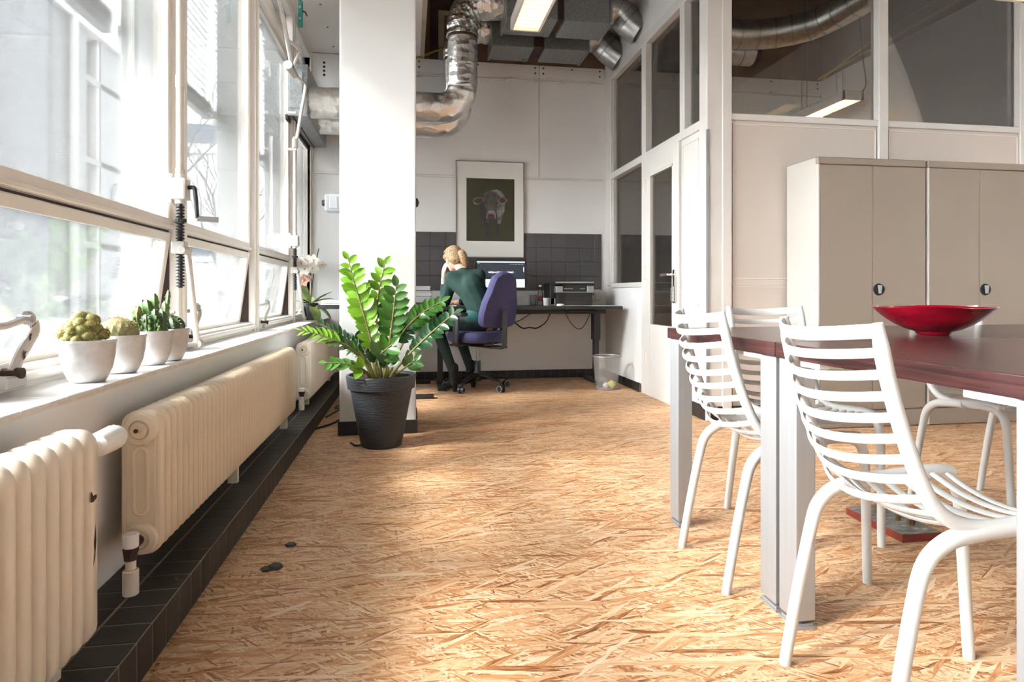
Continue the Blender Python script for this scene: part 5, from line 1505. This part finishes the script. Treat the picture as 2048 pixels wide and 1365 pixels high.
# star base with castors
hub = obj('hub', G().lathe([(.001, .075), (.03, .075), (.036, .10), (.036, .16), (.028, .17), (.028, .26), (.001, .26)], ca, 20), 'black', ocr, smooth=True)
obj('gas_column', G().cyl(ca + V((0, 0, .24)), V((ca.x, ca.y, .43)), .0155, n=16), 'steel', ocr, smooth=True)
for k, a in enumerate((-54, 18, 90, 162, 234)):
    d = V((cos(radians(a + 2)), sin(radians(a + 2)), 0))
    pth = [ca + d * .02 + U * .135, ca + d * .12 + U * .128, ca + d * .22 + U * .105, ca + d * .30 + U * .078]
    lg = obj('base_leg', G().sweep(smooth_path(pth, 4), [.030 - .012 * i / 12 for i in range(13)], 10, (1, .6), U), 'black', ocr, smooth=True)
    w_ = ca + d * .298
    s_ = d.cross(U)
    ob = obj('castor', G().cyl(w_ + s_ * -.024 + U * .032, w_ + s_ * -.006 + U * .032, .032, n=20).cyl(w_ + s_ * .006 + U * .032, w_ + s_ * .024 + U * .032, .032, n=20).cyl(w_ + U * .03, w_ + U * .085, .009, n=10), 'black', lg, smooth=True)
    g = G()
    for q in (-.0245, .0245):
        ring = []
        ctr = w_ + s_ * q + U * .032
        g.sweep([ctr + (d * cos(2 * pi * j / 20) + U * sin(2 * pi * j / 20)) * .027 for j in range(21)], .0035, 6, cap=False)
    obj('castor_rim', g, 'grey', ob, smooth=True)
# mechanism, seat, back
obj('mechanism', G().box(-.06, .06, -.16, .10, .405, .445, Matrix.Translation(seatc) @ Matrix.Rotation(FA, 4, 'Z')), 'black', ocr, bevel=.008)
T = Matrix.Translation(seatc) @ Matrix.Rotation(FA, 4, 'Z')
rs = []
for z, sc in ((.445, .80), (.45, .92), (.475, 1.0), (.51, 1.0), (.535, .94), (.545, .78)):
    ring = []
    for k in range(32):
        a = 2 * pi * k / 32
        e = 3.2
        x = .235 * sc * math.copysign(abs(cos(a)) ** (2 / e), cos(a)); y = .225 * sc * math.copysign(abs(sin(a)) ** (2 / e), sin(a))
        ring.append(T @ V((x, y, z)))
    rs.append(ring)
obj('seat', G().rings(rs), 'blue', ocr, smooth=True)
# backrest: rounded tall pad, tilted
rs = []
tilt = Matrix.Translation((0, -.255, .60)) @ Matrix.Rotation(radians(12), 4, 'X')
outline = [(-.20, .02), (-.205, .10), (-.19, .20), (-.155, .30), (-.135, .38), (-.115, .43), (-.06, .462), (0, .47), (.06, .462), (.115, .43), (.135, .38), (.155, .30), (.19, .20), (.205, .10), (.20, .02), (.17, -.01), (.09, -.02), (0, -.02), (-.09, -.02), (-.17, -.01)]
for y, sc in ((-.045, .86), (-.040, .95), (-.02, 1.0), (.012, 1.0), (.03, .95), (.036, .84)):
    ring = []
    for x, z in outline:
        cz = .22
        ring.append(T @ (tilt @ V((x * sc, y + .35 * x * x, cz + (z - cz) * sc))))
    rs.append(ring)
obj('backrest', G().rings(rs), 'blue', ocr, smooth=True)
bar = smooth_path([T @ V((0, -.06, .41)), T @ V((0, -.26, .405)), T @ V((0, -.335, .42)), T @ V((0, -.345, .50)), T @ V((0, -.35, .66)), T @ V((0, -.35, .72))], 5)
obj('back_bar', G().sweep(bar, .03, 10, (.4, 1), Rr), 'black', ocr, smooth=True)
obj('tilt_lever', G().cyl(T @ V((-.06, .02, .42)), T @ V((-.27, .05, .43)), .008, n=8).cyl(T @ V((.06, -.1, .41)), T @ V((.16, -.22, .40)), .010, n=8), 'black', ocr, smooth=True)
for sx in (-1, 1):
    a_ = obj('armrest', G().sweep(smooth_path([T @ V((sx * .20, -.03, .43)), T @ V((sx * .275, -.03, .44)), T @ V((sx * .285, -.04, .50)), T @ V((sx * .285, -.05, .68))], 5), .035, 10, (.45, 1), F), 'black', ocr, smooth=True)
    obj('arm_pad', G().box(-.04, .04, -.13, .13, .68, .712, T @ Matrix.Translation((sx * .285, -.03, 0))), 'blackm', a_, bevel=.014, seg=3)

# ------------------------------------------------------------------ seated woman
def fused(name, caps, m, parent, voxel=.011, it=6):
    """union of tapered capsules and ellipsoids -> one continuous smooth skin"""
    g = G()
    for c in caps:
        if c[0] == 'c':
            _, p0, p1, ra, rb = c
            p0, p1 = V(p0), V(p1)
            d = (p1 - p0); n_ = 12
            q = d.normalized().to_track_quat('Z', 'Y'); rs = []
            L = d.length
            for k in range(7):
                t = -pi / 2 + (pi / 2) * k / 6
                rs.append((p0 + d.normalized() * ra * sin(t), max(.0005, ra * cos(t))))
            for k in range(7):
                t = (pi / 2) * k / 6
                rs.append((p1 + d.normalized() * rb * sin(t), max(.0005, rb * cos(t))))
            g.rings([[p + q @ V((r_ * cos(2 * pi * j / n_), r_ * sin(2 * pi * j / n_), 0)) for j in range(n_)] for p, r_ in rs])
        else:
            _, ce, rad, q = c
            g.ell(ce, rad, 18, 12, q)
    me = mesh_of(name, g, M[m], weld=False)
    o = bpy.data.objects.new(name + '_build', me); C.objects.link(o)
    md = o.modifiers.new('r', 'REMESH'); md.mode = 'VOXEL'; md.voxel_size = voxel; md.use_smooth_shade = True
    sm = o.modifiers.new('s', 'SMOOTH'); sm.iterations = it; sm.factor = .5
    bpy.context.view_layer.update()
    ev = bpy.data.meshes.new_from_object(o.evaluated_get(bpy.context.evaluated_depsgraph_get()))
    bpy.data.objects.remove(o)
    ev.name = name
    if not ev.materials: ev.materials.append(M[m])
    ev.polygons.foreach_set('use_smooth', [True] * len(ev.polygons))
    ev.transform(Matrix.Translation(-org(parent)))
    ob = bpy.data.objects.new(name, ev); C.objects.link(ob); ob.parent = parent
    ORG[ob.name] = org(parent)
    return ob
wm = thing('person', 'blond woman in a dark green sweater at the desk, head resting in her hand', 'person', (.50, 5.62, 0))
hipL, hipR = V((.585, 5.565, .625)), V((.70, 5.66, .625))
kneeL, kneeR = V((.225, 5.74, .60)), V((.42, 5.98, .60))
ankL, ankR = V((.385, 5.70, .165)), V((.56, 5.93, .165))
waist = V((.615, 5.555, .74)); chest = V((.53, 5.585, .93)); neckb = V((.465, 5.625, 1.07))
shL, shR = V((.365, 5.615, 1.005)), V((.60, 5.60, 1.03))
elL, elR = V((.312, 5.745, .795)), V((.63, 5.85, .82))
wrL, wrR = V((.300, 5.775, 1.00)), V((.42, 5.90, .79))
head = V((.390, 5.705, 1.185))
hq = Quaternion((1, 0, 0), radians(-28)) @ Quaternion((0, 1, 0), radians(-12))
HF = V((-.35, .85, -.38)).normalized()          # where the face looks
HU = (V((-.18, .2, 1)) - HF * HF.dot(V((-.18, .2, 1)))).normalized(); HR = HF.cross(HU)
hm = Matrix((HR, HF, HU)).transposed().to_quaternion()
def H(x, y, z): return head + hm @ V((x, y, z))
body = [('c', (hipL + hipR) / 2, waist, .115, .10), ('c', waist, chest, .10, .115), ('c', chest, neckb, .11, .05), ('c', neckb, head + hm @ V((0, -.02, -.05)), .046, .044),
        ('c', shL, elL, .042, .034), ('c', elL, wrL, .034, .024), ('c', shR, elR, .042, .034), ('c', elR, wrR, .034, .024), ('c', shL, shR, .05, .05),
        ('c', hipL, kneeL, .078, .052), ('c', kneeL, ankL, .048, .032), ('c', hipR, kneeR, .078, .052), ('c', kneeR, ankR, .048, .032),
        ('e', head, (.072, .092, .105), hm), ('e', H(0, .045, -.06), (.048, .045, .05), hm), ('e', H(0, .098, -.015), (.011, .018, .018), hm),
        ('e', H(.074, .0, -.01), (.008, .018, .028), hm), ('e', H(-.074, .0, -.01), (.008, .018, .028), hm), ('e', H(0, .088, -.055), (.022, .012, .010), hm),
        ('c', ankL, ankL + V((-.01, .03, -.10)), .03, .02), ('c', ankR, ankR + V((-.02, .03, -.10)), .03, .02)]
def hand(w_, d, nrm, s=1.0, curl=.25):
    """palm and five unequal bent fingers; d: finger direction, nrm: out of the palm"""
    d, nrm = V(d).normalized(), V(nrm).normalized()
    sd = d.cross(nrm).normalized(); out = []
    pc_ = w_ + d * .045 * s
    out.append(('c', w_, w_ + d * .075 * s + sd * .018, .021 * s, .015 * s)); out.append(('c', w_, w_ + d * .075 * s - sd * .018, .021 * s, .015 * s))
    for k, (o_, L) in enumerate(((-.030, .062), (-.010, .076), (.011, .080), (.030, .070))):
        a = w_ + d * .078 * s + sd * o_ * s; b_ = a + (d * .5 + nrm * curl * .35) .normalized() * L * .5; c_ = b_ + (d + nrm * curl * 1.6).normalized() * L * .5
        out.append(('c', a, b_, .0095 * s, .0085 * s)); out.append(('c', b_, c_, .0085 * s, .0068 * s))
    a = w_ + d * .03 * s + sd * .028 * s; b_ = a + (d * .6 + sd * .8 + nrm * .3).normalized() * .034; c_ = b_ + (d + sd * .3 + nrm * .4).normalized() * .03
    out.append(('c', a, b_, .0115 * s, .0095 * s)); out.append(('c', b_, c_, .0095 * s, .0075 * s))
    return out
hl = hand(wrL, (.04, -.12, 1), (.85, .3, .1), 1.0, .3)
hr = hand(wrR, (-.8, .3, -.12), (0, 0, -1), 1.0, .2)
fused('body', body + hl + hr, 'skin', wm, .0075, 2)
sweater = [('c', hipL + V((.01, .01, .062)), hipR + V((-.01, 0, .062)), .113, .113), ('c', (hipL + hipR) / 2 + V((0, 0, .05)), waist, .132, .116), ('c', waist, chest, .116, .130), ('c', hipL + V((.0, .01, .10)), chest, .085, .09), ('c', hipR + V((0, 0, .10)), chest, .085, .09),
           ('c', chest, neckb + V((0, 0, -.015)), .122, .062), ('c', shL, shR, .066, .064), ('c', shL, elL, .062, .049), ('c', elL, wrL + (elL - wrL) * .32, .049, .036), ('c', shR, elR, .062, .05), ('c', elR, wrR + (elR - wrR) * .25, .05, .036),
           ('c', chest + V((-.05, 0, .0)), shL, .10, .07), ('c', chest + V((.04, .02, .02)), shR, .10, .066)]
fused('sweater', sweater, 'sweater', wm, .010, 5)
fused('undershirt', [('c', hipL + V((0, -.01, .045)), hipR + V((0, .0, .045)), .110, .110)], 'shirt', wm, .012, 3)
tights = [('c', hipL, hipR, .108, .108), ('c', hipL, kneeL, .098, .064), ('c', kneeL, ankL, .060, .040), ('c', hipR, kneeR, .098, .064), ('c', kneeR, ankR, .060, .040)]
fused('tights', tights, 'legging', wm, .010, 4)
for a_ in (ankL, ankR):
    fw = V((-.55, .75, 0)).normalized()
    if a_ is ankL: fw = V((-.30, .90, 0)).normalized()
    heel = V((a_.x, a_.y, .075)) - fw * .035
    ball = V((a_.x, a_.y, .028)) + fw * .125
    bt_ = fused('boot', [('c', a_ + V((0, 0, .045)), V((a_.x, a_.y, .10)), .046, .044), ('c', V((a_.x, a_.y, .09)), heel, .043, .034), ('c', heel + V((0, 0, .01)), ball, .036, .027), ('c', ball, ball + fw * .05, .027, .019)], 'boot', wm, .008, 2)
    obj('boot_heel', G().cyl(heel + V((0, 0, -.02)), V((heel.x, heel.y, .0)), .026, .019, n=12), 'boot', bt_)
# hair: cap swept to a tie at the back of the head, and the tail below it
tie = H(.012, -.092, .005)
hair = [('e', H(0, -.014, .022), (.084, .094, .098), hm), ('e', H(0, -.05, -.012), (.074, .062, .075), hm), ('c', H(.068, .02, .03), tie, .026, .02), ('c', H(-.068, .02, .03), tie, .026, .02)]
hc = fused('hair', hair, 'hair', wm, .007, 2)
obj('hair_tie', G().cyl(tie - HF * .004, tie - HF * .018, .017, .017, n=14), 'black', hc, smooth=True)
tail = smooth_path([tie - HF * .008, tie - HF * .028 + V((.012, -.006, -.012)), tie + V((.040, -.022, -.055)), tie + V((.058, -.016, -.105)), tie + V((.060, -.008, -.135))], 5)
obj('ponytail', G().sweep(tail, [.018 + .020 * sin(pi * min(1, (i + 2) / 20)) - (.012 * max(0, i - 14) / 6) for i in range(len(tail))], 12), 'hair', hc, smooth=True)
g = G(); rnd = random.Random(17)
for k in range(70):       # strands combed towards the tie
    a = rnd.uniform(-2.9, 2.9); el = rnd.uniform(.25, 1.3)
    p0 = V((sin(a) * sin(el) * .088, .02 + cos(a) * sin(el) * .05, .03 + cos(el) * .095))
    pts = [H(*(p0 * 1.0)), H(*(V((p0.x * 1.02, p0.y - .045, p0.z * .85)))), H(*(V((p0.x * .62, -.088, p0.z * .45)))), tie]
    g.sweep(smooth_path(pts, 3), .0028, 4, cap=False)
o = obj('hair_strands', g, 'hair', hc, smooth=True, weld=False); o['kind'] = 'stuff'
